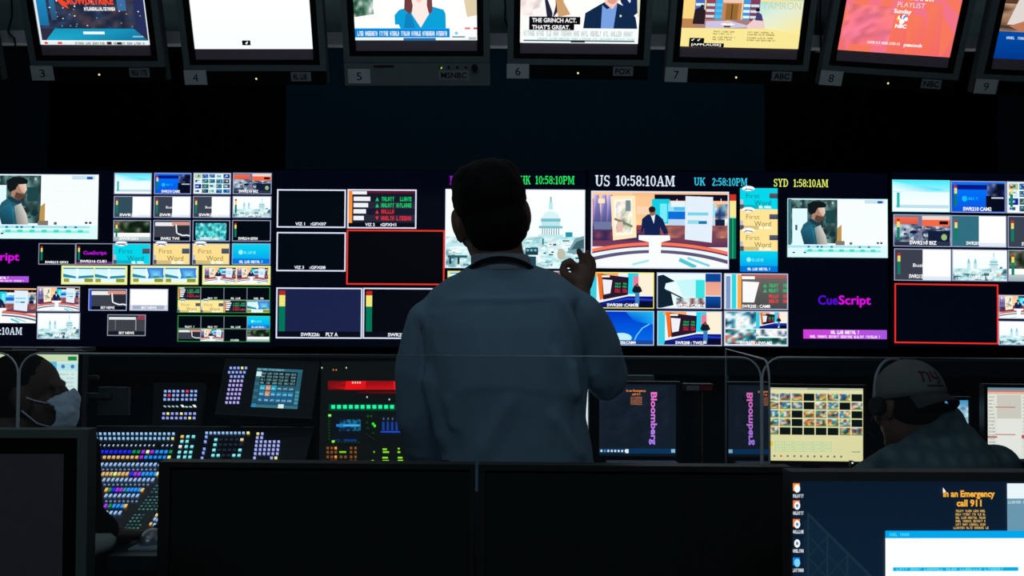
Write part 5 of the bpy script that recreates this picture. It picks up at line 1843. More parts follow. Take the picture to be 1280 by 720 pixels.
# --- production switcher
front, rear = Surf(2.8, 0.765, 0.2126), Surf(3.29, 0.871, 0.7)
sw = thing('vision_switcher', 'large production switcher covered in rows of lit coloured buttons', 'control panel', (-1.05, 3.1, DZ))
b = MB()
prof = [(2.785, DZ), (2.785, DZ + 0.018), (3.288, 0.866), (3.445, 0.976), (3.465, 0.976), (3.465, DZ)]
b.hull([(-1.43, y, z) for y, z in reversed(prof)], [(-0.68, y, z) for y, z in reversed(prof)])
b.build('body', M['console'], sw, True, bevel=0.004)
rear.row(120, 217, 543, 18, 4.0, 3.6, [(135, 180, 250)] * 18)
rear.row(121, 216, 549, 18, 4.0, 3.6, [(135, 180, 250)] * 17 + [YE])
for i in range(18):
    if i != 14: rear.key(119.5 + i * 5.6, 557, 2.2, 2.6, (170, 190, 225), 0.6, 0.0015)
rear.row(122, 213.5, 565.5, 17, 4.9, 4.6, [BL] * 8 + [GR, GR, VI, (252, 235, 190), VI, CB, CB, CB, GR], 0.5)
rear.row(125, 211.5, 572.3, 16, 4.7, 4.2, [TAN] * 9 + [VI] + [CB] * 5 + [YE], 0.5)
for y, xs, cs in ((546.5, (228, 235, 242), (OR, CY, CY)), (552.5, (227.5, 234), (CY, CY)), (559, (225.5, 233, 240), ((220, 245, 250), CY, CY)), (566, (224.5, 232, 238.5), (CY, CY, CY)), (572, (223.5, 231, 237.5), (CY, CY, CY))):
    for x_, c in zip(xs, cs): rear.key(x_, y, 4.8, 3.8, c, 0.4)
rear.row(258.5, 304.5, 542, 10, 4.0, 3.5, LB)
rear.key(310.3, 542, 4.6, 3.8, YE)
for x_, y in ((258, 547), (256.8, 553), (255.5, 562), (254.3, 567), (252.8, 573.5)): rear.key(x_, y, 4.0, 3.8, (130, 150, 240))
for j, y in enumerate((550.3, 556.7, 563.3, 570)):
    for i in range(6):
        c = CY if i == 0 or (j == 3 and i in (1, 4, 5)) or (j == 2 and i == 5) else DIMK
        if j == 0 and i == 5: c = (250, 195, 150)
        rear.key(270 + i * 6.5 - j * 1.2, y, 5.0, 3.6, c, 0.3)
rear.key(322.5, 543, 4.2, 3.6, (250, 200, 130)); rear.key(328, 543, 4, 3.6, PV)
rear.key(321.8, 548, 4, 3.6, PV); rear.key(327.2, 548, 4, 3.6, PV)
for j, y in enumerate((553, 558, 563, 568)):
    rear.row(321 - j * 0.6, 348.5 - j * 0.6, y, 6, 4.0, 3.6, PV)
rear.key(318.3, 573.3, 4, 3.6, PV); rear.key(339.5, 573.3, 4, 3.6, PV); rear.key(345, 573.3, 4.4, 3.8, YE)
# front bank
front.row(127.5, 199.5, 581.5, 14, 3.8, 4.6, LB, 1.0)
front.row(129, 194, 593.4, 14, 4.5, 5.2, [TAN, TAN, TAN, (250, 220, 130), TAN, TAN, TAN, BL, VI, VI, CB, CB, CB, CB], 1.0)
front.key(197, 593.3, 3.6, 5.4, YE, 1.2)
front.row(130, 191, 600.7, 12, 3.8, 4.6, LB, 1.1)
front.row(133, 174, 613.2, 10, 4.2, 5.2, [OR, GR, BL, VI, VI, (40, 150, 150), CB, CB, CB, CB], 1.1)
front.key(178, 613.5, 4.2, 5, OR, 1.2)
front.row(132.5, 172, 620.6, 8, 3.8, 4.6, LB, 1.2)
front.row(132, 153, 633.5, 5, 4.4, 5.4, [VI, GR, CB, CB, CB], 1.2)
front.key(157, 633.5, 4.6, 5, OR, 1.2)
front.row(133, 150, 642, 4, 3.8, 5, LB, 1.3)
for y, n in ((588, 13), (607, 11), (627.8, 8)):
    front.row(129 + (y - 588) * 0.1, 129 + (y - 588) * 0.1 + (n - 1) * 5.4, y, n, 3.0, 1.4, (120, 140, 190), 0.4)
r_ = random.Random(2)
for y in (603, 607.5, 611.5, 615.5, 621.5, 625.5, 629.3, 633, 637, 644, 648, 652, 656.5, 660.5):
    xl = 200 - (y - 598) * 0.74
    xr = 199 if y < 640 else 182 - (y - 640) * 0.4
    x_ = xl + 3
    while x_ < xr:
        front.key(x_, y, 3.4, 1.4, r_.choice([(70, 130, 140), (90, 150, 150), (50, 100, 120), (60, 150, 100)]), 0.4, 0.0015)
        x_ += 5.2
for x_, y, c in ((196, 645, (250, 200, 140)), (193.5, 650, LB), (188.5, 656, OR), (193, 657, LB), (197, 651, LB)): front.key(x_, y, 3.6, 4, c, 0.8)
emit_keys(sw, (rear, front))
b = MB()
tp = Vector((front.at(199, 650).x, 3.0, 0.83))

# --- small upright key bank behind it
kb = thing('key_panel', 'small upright panel of violet keys with two red ones', 'control panel', (-1.15, 3.6, DZ))
up = Surf(3.6, 0.99, 1.6)
top, low = up.quad([(192, 478), (256, 478), (250, 533), (190, 533)], 0.03)
b = MB(); b.hull(list(reversed(top)), list(reversed(low))); b.build('body', M['console'], kb, True, bevel=0.003)
for xx in (205, 240):
    a0 = up.at(xx, 533); q = MB(); q.box(a0.x - 0.012, a0.x + 0.012, a0.y + 0.03, a0.y + 0.05, DZ, a0.z + 0.03); q.build('leg', M['console'], kb, True)
for j, y in enumerate((489.5, 494.6, 499.8)):
    for i, x_ in enumerate((207, 212.2, 217.6, 222.8, 229, 234.3, 239.8, 245)):
        up.key(x_ - j * 0.4, y, 4.0, 3.5, (240, 50, 80) if (j, i) in ((0, 5), (1, 1)) else (135, 160, 248))
for x_ in (206.5, 211.7, 216.7, 221.6): up.key(x_, 508.5, 3.4, 2.2, (150, 180, 190), -0.7)
for x_ in (228.5, 243.5): up.key(x_, 508, 4.4, 3.6, (215, 240, 245), -1.0)
for x_ in (233.5, 238.5): up.key(x_, 509, 4.0, 1.8, (170, 200, 205), -0.5)
for j, y in enumerate((517.5, 523)):
    for i, x_ in enumerate((205, 210.2, 215.7, 221.3, 227, 232.5, 238, 243.5)):
        up.key(x_ - j * 0.6, y, 4.0, 3.6, YE if (j, i) in ((0, 1), (0, 4), (1, 6)) else (140, 150, 238))
emit_keys(kb, (up,))

# --- touch screen pod
pod = thing('touchscreen_panel', 'tilted panel with a column of violet keys and blue touch screen', 'control panel', (-0.85, 3.5, DZ))
ps = Surf(3.5, 1.06, 1.9, 0.12)
top, low = ps.quad([(283, 449), (399, 453.5), (389.5, 523.5), (269, 517)], 0.04)
b = MB(); b.hull(list(reversed(top)), list(reversed(low))); b.build('body', M['console'], pod, True, bevel=0.004)
b = MB(); b.tube([p + ps.n * 0.001 for p in top + [top[0]]], 0.0022, 6); b.build('rim', M['dkgrey'], pod, True)
for xx in (290, 370):
    a0 = ps.at(xx, 517); q = MB(); q.box(a0.x - 0.015, a0.x + 0.015, a0.y + 0.035, a0.y + 0.06, DZ, a0.z + 0.03); q.build('leg', M['console'], pod, True)
for j in range(9):
    y = 460.4 + j * 5.4
    n = 5 if j < 2 else 4
    x0 = 288.7 - j * 1.0 + (2.6 if j > 1 else 0) + (0.6 if j == 1 else 0) - (1.6 if j == 1 else 0)
    ps.row(x0, x0 + (n - 1) * 4.75, y, n, 3.7, 3.8, [YE if (j == 0 and i == 3) else (165, 150, 240) if j > 2 else (135, 150, 240) for i in range(n)])
emit_keys(pod, (ps,))


def p_touch(p):
    p.rect(0, 0, 1, 1, (38, 92, 110), (30, 78, 104))
    p.rect(0.1, 0.07, 0.9, 0.42, (8, 30, 40))
    p.rect(0, 0, 1, 0.07, (50, 105, 125)); p.scrib(0.02, 0.015, 0.6, 0.055, (150, 200, 205), 30, 1, 0.6)
    for i in range(6):
        for j in range(4): p.scrib(0.12 + i * 0.13, 0.11 + j * 0.08, 0.22 + i * 0.13, 0.16 + j * 0.08, (130, 170, 175), 5, i * 5 + j, 0.8)
    for i in range(6):
        for j in range(3):
            c = (25, 130, 175)
            if i == 1 and j < 2: c = (225, 145, 110)
            if i == 0 and j == 0 or i == 2 and j == 0: c = (30, 175, 205)
            if j == 2: c = (24, 105, 155)
            if i > 2 and j == 0: c = (40, 90, 110)
            p.rect(0.13 + i * 0.125, 0.44 + j * 0.15, 0.235 + i * 0.125, 0.56 + j * 0.15, c)
            p.scrib(0.14 + i * 0.125, 0.49 + j * 0.15, 0.225 + i * 0.125, 0.53 + j * 0.15, (190, 220, 225), 4, i + j)
    for j in range(9): p.rect(0.01, 0.12 + j * 0.085, 0.1, 0.19 + j * 0.085, (60, 110, 120) if j % 2 else (40, 85, 105)); p.rect(0.91, 0.1 + j * 0.09, 0.99, 0.17 + j * 0.09, (70, 150, 165) if j > 4 else (45, 95, 110))
    p.rect(0.01, 0.1, 0.12, 0.22, (220, 245, 240))
    p.rect(0, 0.93, 1, 1, (60, 115, 130)); p.rect(0.02, 0.91, 0.1, 1, (40, 140, 190)); p.rect(0.58, 0.9, 0.7, 1, (225, 245, 240))


A_, B_, C_ = ps.at(321.5, 459.8, 0.001), ps.at(378.5, 462.5, 0.001), ps.at(313.5, 509, 0.001)
pc = Pic(A_, B_, C_, ps.n, 0.00002)
p_touch(pc); pc.build('touch_screen', pod, True)

# --- audio and comms panel
au = thing('audio_panel', 'audio panel with red strip light, green key row and orange buttons', 'control panel', (-0.48, 3.45, DZ))
a_s = Surf(3.3, 0.93, 1.1)
top, low = a_s.quad([(402, 452), (540, 452), (548, 596), (398, 596)], 0.05)
b = MB(); b.hull(list(reversed(top)), list(reversed(low))); b.build('body', M['consgreen'], au, True, bevel=0.004)
q = MB(); a0, a1 = a_s.at(405, 500), a_s.at(540, 500)
q.box(a0.x, a1.x, a0.y + 0.09, a0.y + 0.12, DZ, a0.z - 0.01); q.build('support', M['console'], au, True)


def surf_pic(s, x0, y0, x1, y1, fn, name, parent, h=0.0015):
    p = Pic(s.at(x0, y0, h), s.at(x1, y0, h), s.at(x0, y1, h), s.n, 0.00002)
    fn(p)
    return p.build(name, parent, True, mat=KEY)


def p_red(p):
    p.rect(0, 0, 1, 1, (120, 6, 10))
    p.poly([(0, 0.55), (0.3, 0), (1, 0), (1, 1), (0.26, 1), (0, 0.7)], [(130, 10, 15), (190, 10, 15), (150, 5, 12), (215, 12, 20), (205, 8, 14), (100, 5, 10)])
    p.poly([(0.26, 0.05), (0.55, 0), (0.53, 1), (0.24, 1)], [(240, 14, 18), (235, 16, 20), (225, 10, 14), (240, 12, 16)])
    p.rect(0.94, 0.05, 1, 1, (250, 20, 28))
    for i in range(4): p.rect(0.345 + i * 0.035, 0.08, 0.365 + i * 0.035, 0.3, (255, 200, 180))


surf_pic(a_s, 410, 476.5, 497, 487.5, p_red, 'red_strip_light', au)
surf_pic(a_s, 448, 489.5, 497, 492.5, lambda p: p.rect(0, 0, 1, 1, (60, 5, 8), None, (95, 6, 10)), 'red_line', au)
for i in range(11): a_s.key(416.6 + i * 7.35, 509.3, 6.2, 5.8, (20, 225, 150))
# faint green surround of the key row
surf_pic(a_s, 411, 505, 497, 513.5, lambda p: p.rect(0, 0, 1, 1, (4, 60, 34)), 'key_surround', au, 0.0006)


def p_wave(p):
    p.rect(0, 0, 1, 1, (6, 14, 24))
    p.noise(0.25, 0.22, 1, 0.62, 12, 5, [(10, 40, 80), (20, 110, 150), (10, 30, 60), (30, 130, 140), (12, 24, 50)], 5)
    p.rect(0.15, 0.38, 1, 0.47, (30, 130, 205)); p.rect(0.4, 0.4, 0.95, 0.45, (80, 180, 235))
    p.rect(0.4, 0.9, 0.85, 0.97, (15, 50, 130)); p.rect(0.05, 0.9, 0.3, 0.96, (12, 40, 90))


surf_pic(a_s, 415, 517, 450.5, 553, p_wave, 'level_screen', au)


def p_bars(p):
    p.rect(0, 0, 1, 1, (8, 18, 34))
    for i in range(5): p.rect(0.06 + i * 0.19, 0.28, 0.16 + i * 0.19, 0.72, (26, 60, 150)); p.rect(0.1 + i * 0.19, 0.06, 0.15 + i * 0.19, 0.18, (90, 110, 110))
    p.rect(0, 0.76, 1, 0.84, (30, 80, 200))


surf_pic(a_s, 476, 521, 505, 545, p_bars, 'meter_screen', au)
for y in range(8): a_s.key(411.5, 523 + y * 3.8, 3.4, 2.2, (14, 60, 22))
for i in range(8): a_s.key(419 + i * 4.2, 553.5, 3, 2, (16, 62, 20))
a_s.key(412.3, 520, 4.6, 3.2, (130, 225, 80)); a_s.key(416.8, 552.6, 4.6, 3.2, (140, 225, 60))
for x_, y, c in ((466.5, 530.5, (40, 220, 50)), (468.5, 533, (70, 240, 60)), (460, 521, (15, 80, 25)), (464, 521, (15, 80, 25)), (459, 529, (12, 60, 22)), (460, 536, (12, 60, 22)), (467, 542, (12, 55, 22))): a_s.key(x_, y, 3.4, 3.4, c)
for j, y in enumerate((560.8, 566, 571.8, 577)):
    for i, x_ in enumerate((409.8, 414.8, 419.8, 426.5, 432, 439, 444.5)):
        if (j in (0, 1, 3) and i in (3, 4)) or (j == 3 and i == 0): continue
        a_s.key(x_, y, 3.8, 3.8, (225, 140, 50) if (j, i) in ((0, 2), (2, 2)) else (135, 82, 36))
a_s.key(428.5, 565.7, 11, 2.2, (120, 190, 40))
for x0, x1, y in ((477.5, 484.5, 562.3), (477.5, 487.5, 565.8), (477, 486, 572.8), (477, 487.5, 576.8), (497, 500, 561.5), (496.5, 501, 565.8), (496.5, 504, 572.8), (496.5, 505, 576.6), (464, 468, 576.8), (467, 468.5, 565.6)):
    a_s.key((x0 + x1) / 2, y, x1 - x0, 2.2, (130, 205, 40))
for x_, y, c in ((402.6, 460.4, (190, 240, 150)), (433, 460.4, (190, 240, 150)), (416.8, 463, (250, 120, 60)), (420.4, 463, (250, 120, 60)), (459, 497, (225, 250, 230)), (486.7, 500, (225, 250, 230))): a_s.key(x_, y, 1.8, 1.8, c)
emit_keys(au, (a_s,), 120)
k = MB(); k.tube([a_s.at(457, 543, 0.004), a_s.at(469, 551, 0.006)], 0.0015, 6); k.build('stylus_clip', M['metal'], au, True)

# indicator lights on the right desk
for px, py, c, lb in ((1065.5, 578.6, (235, 240, 250), 'tiny white power light under the yellow-tinted monitor'), (1050.5, 589.5, (120, 240, 40), 'tiny green light below the white power light on the right desk')):
    a0 = W(px, py, 3.5)
    t = thing('indicator_box', lb, 'power light', (a0.x, 3.5, DZ))
    q = MB(); q.box(a0.x - 0.006, a0.x + 0.006, 3.5, 3.52, DZ, a0.z + 0.006); q.build('body', M['black'], t, True, bevel=0.003)
    p = Pic((a0.x - 0.0035, 3.499, a0.z + 0.0035), (a0.x + 0.0035, 3.499, a0.z + 0.0035), (a0.x - 0.0035, 3.499, a0.z - 0.0035), (0, -1, 0))
    p.ell(0.5, 0.5, 0.5, 0.5, c, 10); p.build('light', t, True, mat=KEY)

# pad and mouse on the console desk
dp = lambda px, py, z=DZ: on_plane(px, py, Vector((0, 0, z)), Vector((0, 0, 1)))
a0, a1 = dp(160, 688), dp(197, 669)
b = MB(); b.box(a0.x, a1.x + 0.12, a0.y, 2.775, DZ, DZ + 0.004)
tag(b.build('mouse_pad', M['pad'], bevel=0.0015), 'blue grey mouse pad on the desk before the switcher', 'mouse pad')
a0 = dp(190, 679)
ms = thing('computer_mouse', 'grey computer mouse on the blue grey pad', 'mouse', (a0.x, a0.y, DZ + 0.004))
b = MB(); b.ell((0, 0, 0.006), (0.031, 0.052, 0.03), nu=24, nv=14)
me = b.mesh('m')
for v in me.vertices: v.co.z = max(v.co.z, 0.0)
link('shell', me, M['metal'], ms, smooth=True)
b = MB(); b.tube([(-0.004, 0.025, 0.032), (0.004, 0.025, 0.032)], 0.008, 12); b.build('scroll_wheel', M['black'], ms)
# ------------------------------------------------------------------ people
def head_parts(mb, R, c, s=1.0, sz=1.0, neck=True):
    """head facing +Y before R; c: centre at ear height"""
    def P(x, y, z): return c + R @ Vector((x * s, y * s, z * s * sz))
    def E(x, y, z, a, b, d): mb.ell(P(x, y, z), (a * s, b * s, d * s * sz), R, 24, 16)
    E(0, -0.012, 0.038, 0.077, 0.098, 0.085)
    E(0, 0.028, -0.04, 0.06, 0.066, 0.08)
    E(0, 0.045, -0.085, 0.043, 0.045, 0.036)
    E(0, 0.078, -0.104, 0.022, 0.02, 0.018)
    E(0, 0.08, 0.024, 0.05, 0.016, 0.014)
    for q in (-1, 1):
        E(q * 0.038, 0.066, -0.03, 0.024, 0.022, 0.024)
        E(q * 0.03, 0.083, 0.002, 0.014, 0.009, 0.009)
        E(q * 0.079, -0.002, 0.0, 0.010, 0.022, 0.032)
        E(q * 0.074, 0.004, -0.026, 0.010, 0.014, 0.018)
        E(q * 0.068, 0.008, -0.01, 0.012, 0.02, 0.03)
        E(q * 0.012, 0.1, -0.034, 0.009, 0.012, 0.008)
    mb.limb([P(0, 0.09, 0.012), P(0, 0.108, -0.028)], [0.011 * s, 0.015 * s])
    E(0, 0.09, -0.058, 0.025, 0.011, 0.007)
    E(0, 0.087, -0.07, 0.021, 0.011, 0.008)


def hair_parts(mb, R, c, s=1.0, sz=1.0, front=True):
    def E(x, y, z, a, b, d): mb.ell(c + R @ Vector((x * s, y * s, z * s * sz)), (a * s, b * s, d * s * sz), R, 24, 16)
    E(0, -0.02, 0.046, 0.081, 0.099, 0.086)
    E(0, -0.045, -0.02, 0.07, 0.066, 0.07)
    if front: E(0, 0.045, 0.085, 0.055, 0.04, 0.035)
    for q in ((-1, 1) if front else ()): E(q * 0.032, -0.015, 0.082, 0.044, 0.07, 0.044)


def hand_parts(mb, wrist, fwd, back, side, curl=0.6, s=1.0):
    """palm and five fingers; fwd: along the fingers, back: out of the back of the hand, side: +1 when the thumb lies towards back x fwd"""
    f, bk = fwd.normalized(), back.normalized()
    bk = (bk - f * bk.dot(f)).normalized()
    lat = bk.cross(f) * side
    at = lambda x, y, z: wrist + (f * x + lat * y + bk * z) * s
    Rm = Matrix((f, lat, bk)).transposed()
    mb.ell(at(0.052, 0, 0), (0.055 * s, 0.042 * s, 0.016 * s), Rm, 18, 12)
    mb.limb([at(-0.01, 0, 0), at(0.03, 0, 0)], [0.026 * s, 0.024 * s])
    for y, L, r in ((0.03, 0.072, 0.0092), (0.010, 0.08, 0.0095), (-0.011, 0.074, 0.009), (-0.031, 0.058, 0.008)):
        p, a = at(0.092, y, 0.002), 0.15
        pts = [at(0.06, y * 0.85, 0.0), p]
        x, z = 0.092, 0.002
        for k, fr in enumerate((0.45, 0.32, 0.23)):
            a += curl * (0.55 + 0.2 * k)
            x += L * fr * cos(a); z -= L * fr * sin(a)
            pts.append(at(x, y * 1.03, z))
        mb.limb(pts, [r * 1.1 * s, r * 1.08 * s, r * s, r * 0.9 * s, r * 0.8 * s])
    mb.limb([at(0.02, 0.026, -0.006), at(0.05, 0.05, -0.016), at(0.078, 0.056, -0.026), at(0.1, 0.05, -0.034)], [0.014 * s, 0.0115 * s, 0.0105 * s, 0.009 * s])


def wrinkle(fr, amp, seed=0):
    def d(p):
        q = Vector((p.x * fr[0], p.y * fr[1], p.z * fr[2])) + Vector((seed * 7.3, 0, seed * 3.1))
        return amp * (mnoise.noise(q) * 1.0 + 0.5 * (0.5 - abs(mnoise.noise(q * 2.1 + Vector((3, 1, 5))))))
    return d


def cloth(t, mb, voxel, smooth, mat, name, disp=None):
    me = place(fused(mb, voxel, smooth, disp), t)
    return link(name, me, mat, t)


# ---------------- the standing man, seen from behind
MD = 2.42
cx0 = W(640, 580, MD).x
man_t = thing('person', 'person standing with back turned in a light blue shirt, fingers raised in a ring', 'person', (0.0, MD, 0))


def sec(py, xl, xr, ry, y=MD, dx=0.0, gx=0.0):
    a, b_ = W(xl, py, y), W(xr, py, y)
    return ((a.x + b_.x) / 2 + dx, y, (a.z + b_.z) / 2, (b_.x - a.x) / 2 + gx, ry + gx)


def torso(g):
    """front-to-back sections of the trunk, g: let out by"""
    rows = [(640, 556, 738, 0.125), (600, 553, 740, 0.125), (560, 552, 738, 0.122), (520, 545, 732, 0.124), (480, 534, 735, 0.128), (440, 526, 737, 0.132), (410, 522, 738, 0.128),
            (392, 522, 738, 0.118), (376, 529, 736, 0.106), (362, 543, 727, 0.094), (352, 557, 711, 0.085), (343, 573, 694, 0.075), (334, 588, 668, 0.066)]
    return [sec(*r, gx=g) for r in rows]


SL, SR = W(533, 402, MD), W(721, 395, MD)                       # shoulders
EL, WL = W(524, 522, MD + 0.06), W(545, 618, MD + 0.21)          # left elbow, wrist
ER, WR = W(758, 468, MD + 0.1), W(726, 374, MD + 0.235)         # right elbow, wrist
HR = Matrix.Rotation(math.radians(12), 3, 'Z') @ Matrix.Rotation(math.radians(10.5), 3, 'Y').inverted() @ Matrix.Rotation(math.radians(-4), 3, 'X')
HC = W(614, 273, MD + 0.02)
HS, HZ = 1.12, 0.97

b = MB()
head_parts(b, HR, HC, HS, HZ)
b.limb([W(628, 350, MD), W(623, 318, MD + 0.0), W(616, 285, MD + 0.015)], [0.066, 0.062, 0.066])
b.loft(torso(-0.022))
hipz = W(640, 640, MD).z
b.loft([(0, MD, z, rx, ry) for z, rx, ry in ((0.84, 0.155, 0.1), (0.9, 0.16, 0.105), (1.0, 0.15, 0.1), (1.08, 0.15, 0.1))])
for q in (-1, 1):
    b.limb([Vector((q * 0.085, MD, 0.86)), Vector((q * 0.1, MD + 0.01, 0.48)), Vector((q * 0.11, MD - 0.02, 0.09))], [0.078, 0.052, 0.036])
    b.limb([Vector((q * 0.11, MD - 0.02, 0.05)), Vector((q * 0.13, MD + 0.13, 0.04))], [0.036, 0.03])
b.limb([SL, EL, WL], [0.045, 0.038, 0.026])
b.limb([SR, ER, WR], [0.045, 0.038, 0.027])
hand_parts(b, WL, (WL - EL) * 0.4 + Vector((0.06, 0.16, -0.02)), Vector((-0.3, 0.1, 0.9)), -1, 0.5)
# right hand: thumb and forefinger closed in a ring, the other fingers up
HY = MD + 0.24
H = lambda x, y, d=0.0: W(x, y, HY + d)
b.limb([WR, H(726, 362), H(726, 352)], [0.027, 0.026, 0.024])
b.ell(H(728, 349), (0.030, 0.018, 0.04), None, 18, 12)
b.ell(H(722, 352), (0.026, 0.018, 0.03), None, 18, 12)
b.limb([H(720, 346), H(719, 334.5, -0.004), H(712.5, 327.5, -0.012), H(706.3, 330, -0.016), H(703.4, 336, -0.016)], [0.0128, 0.0122, 0.0116, 0.0108, 0.0095])
b.limb([H(720, 352, -0.004), H(716.5, 346, -0.008)], [0.014, 0.0115])
b.limb([H(722, 356), H(713, 349.5, -0.012), H(706.3, 343, -0.018), H(703.4, 337.5, -0.017)], [0.016, 0.0138, 0.0124, 0.0105])
b.limb([H(728, 345), H(729.5, 332, 0.004), H(727, 321, 0.0), H(723.5, 313.5, -0.008)], [0.0112, 0.0106, 0.0096, 0.0078])
b.limb([H(734, 345, 0.004), H(736.5, 331, 0.012), H(736, 321, 0.012), H(734.5, 315, 0.006)], [0.0108, 0.01, 0.0092, 0.0076])
b.limb([H(738, 350, 0.008), H(741.2, 338, 0.02), H(741.6, 330, 0.022), H(740.8, 323.5, 0.018)], [0.0102, 0.0092, 0.0085, 0.0072])
me = place(fused(b, 0.0042, 3), man_t)
link('body', me, M['skin'], man_t)

b = MB(); hair_parts(b, HR, HC, HS, HZ)
cloth(man_t, b, 0.006, 4, M['hair'], 'hair', lambda p: 0.0022 * mnoise.noise(p * 70))

b = MB()
b.loft(torso(0.0))
b.limb([W(628, 352, MD), W(626, 336, MD)], [0.072, 0.066])
fa = (ER + WR) / 2
b.limb([SL + Vector((0.012, 0, -0.006)), (SL + EL) / 2 + Vector((-0.004, 0, 0)), EL, (EL * 0.55 + WL * 0.45), WL], [0.062, 0.06, 0.052, 0.046, 0.04])
b.limb([SR, (SR * 0.5 + ER * 0.5) + Vector((0.008, 0, 0.0)), ER, fa, ER * 0.2 + WR * 0.8], [0.064, 0.062, 0.056, 0.05, 0.043])
# loose cloth hanging under the raised arm
b.limb([SR + Vector((0.0, 0.01, -0.07)), W(748, 470, MD + 0.06), W(756, 484, MD + 0.09)], [0.05, 0.04, 0.032])
wr = wrinkle((9, 9, 3.6), 0.011, 1)
folds = [(W(529, 468, MD - 0.13), W(548, 560, MD - 0.13), 0.012, 0.010), (W(520, 405, MD - 0.1), W(524, 470, MD - 0.1), 0.010, -0.009), (W(722, 385, MD - 0.13), W(744, 460, MD - 0.1), 0.012, -0.012),
         (W(700, 372, MD - 0.13), W(735, 440, MD - 0.13), 0.012, 0.007), (W(716, 455, MD - 0.13), W(722, 500, MD - 0.13), 0.010, 0.008), (W(693, 440, MD - 0.14), W(716, 500, MD - 0.14), 0.012, 0.006),
         (W(570, 376, MD - 0.12), W(690, 372, MD - 0.12), 0.006, 0.003), (W(640, 500, MD - 0.14), W(600, 575, MD - 0.14), 0.02, 0.005), (W(690, 520, MD - 0.14), W(726, 578, MD - 0.14), 0.014, 0.007), (W(560, 500, MD - 0.14), W(566, 540, MD - 0.14), 0.014, 0.005)]


def shirt_disp(p):
    v = wr(p)
    for a, b_, w, h in folds:
        # nearness to a fold line, measured across the cloth
        ab = Vector((b_.x - a.x, b_.z - a.z)); ap = Vector((p.x - a.x, p.z - a.z))
        k = ap.dot(ab) / ab.length_squared
        if p.y < MD + 0.02 and -0.15 < k < 1.15:
            d = abs(ap.x * ab.y - ap.y * ab.x) / ab.length
            v += 1.7 * h * math.exp(-(d / w) ** 2) * min(1, (0.15 + k) * 4, (1.15 - k) * 4)
    return v


cloth(man_t, b, 0.007, 5, M['shirt'], 'shirt', shirt_disp)
b = MB()
n0, n1 = W(627, 334, MD), W(625, 320, MD + 0.004)
b.loft([(n0.x, n0.y, n0.z - 0.012, 0.078, 0.08), (n0.x, n0.y, n0.z, 0.075, 0.077), (n1.x, n1.y, n1.z, 0.0715, 0.072), (n1.x, n1.y, n1.z + 0.004, 0.068, 0.069)], 40)
cloth(man_t, b, 0.005, 3, M['collar'], 'collar')
b = MB()
ring = []
for k in range(25):
    w = -pi / 2 + 2 * pi * k / 24
    fr = (1 + sin(w)) / 2
    ring.append(Vector((n0.x + 0.086 * cos(w), MD + 0.085 * sin(w) - 0.002, n0.z + 0.019 - 0.026 * cos(w) ** 2 - 0.05 * fr * fr)))
for h in (0.0, -0.0055): b.tube([p + Vector((0, 0, h)) for p in ring], 0.0038, 6, caps=False)
b.limb([Vector((n0.x - 0.03, MD + 0.085, n0.z - 0.05)), Vector((n0.x - 0.005, MD + 0.15, n0.z - 0.3))], [0.005, 0.005])
b.limb([Vector((n0.x + 0.03, MD + 0.085, n0.z - 0.05)), Vector((n0.x + 0.005, MD + 0.15, n0.z - 0.3))], [0.005, 0.005])
ly = b.build('lanyard', M['lanyard'], man_t, True, smooth=True)
b = MB(); b.box(n0.x - 0.03, n0.x + 0.03, MD + 0.146, MD + 0.149, n0.z - 0.4, n0.z - 0.3); b.build('badge', M['badge'], ly)
ly_c = [c for c in bpy.data.objects if c.name.startswith('badge')][-1]
ly_c.matrix_basis = man_t.matrix_basis.inverted()
b = MB()
b.loft([(0, MD, z, rx, ry) for z, rx, ry in ((0.8, 0.185, 0.125), (0.88, 0.19, 0.13), (0.96, 0.178, 0.115), (1.02, 0.17, 0.108))])
for q in (-1, 1):
    b.limb([Vector((q * 0.09, MD, 0.84)), Vector((q * 0.1, MD + 0.01, 0.48)), Vector((q * 0.11, MD - 0.02, 0.1))], [0.096, 0.074, 0.062])
cloth(man_t, b, 0.011, 4, M['trousers'], 'trousers', wrinkle((8, 8, 5), 0.005, 2))
for q in (-1, 1):
    b = MB(); b.ell((q * 0.125, MD + 0.06, 0.045), (0.05, 0.15, 0.045), None, 20, 12); b.limb([Vector((q * 0.11, MD - 0.02, 0.06)), Vector((q * 0.11, MD - 0.02, 0.12))], [0.05, 0.048])
    me = fused(b, 0.008, 3)
    for v in me.vertices: v.co.z = max(v.co.z, 0.0)
    link('shoe', place(me, man_t), M['shoe'], man_t)


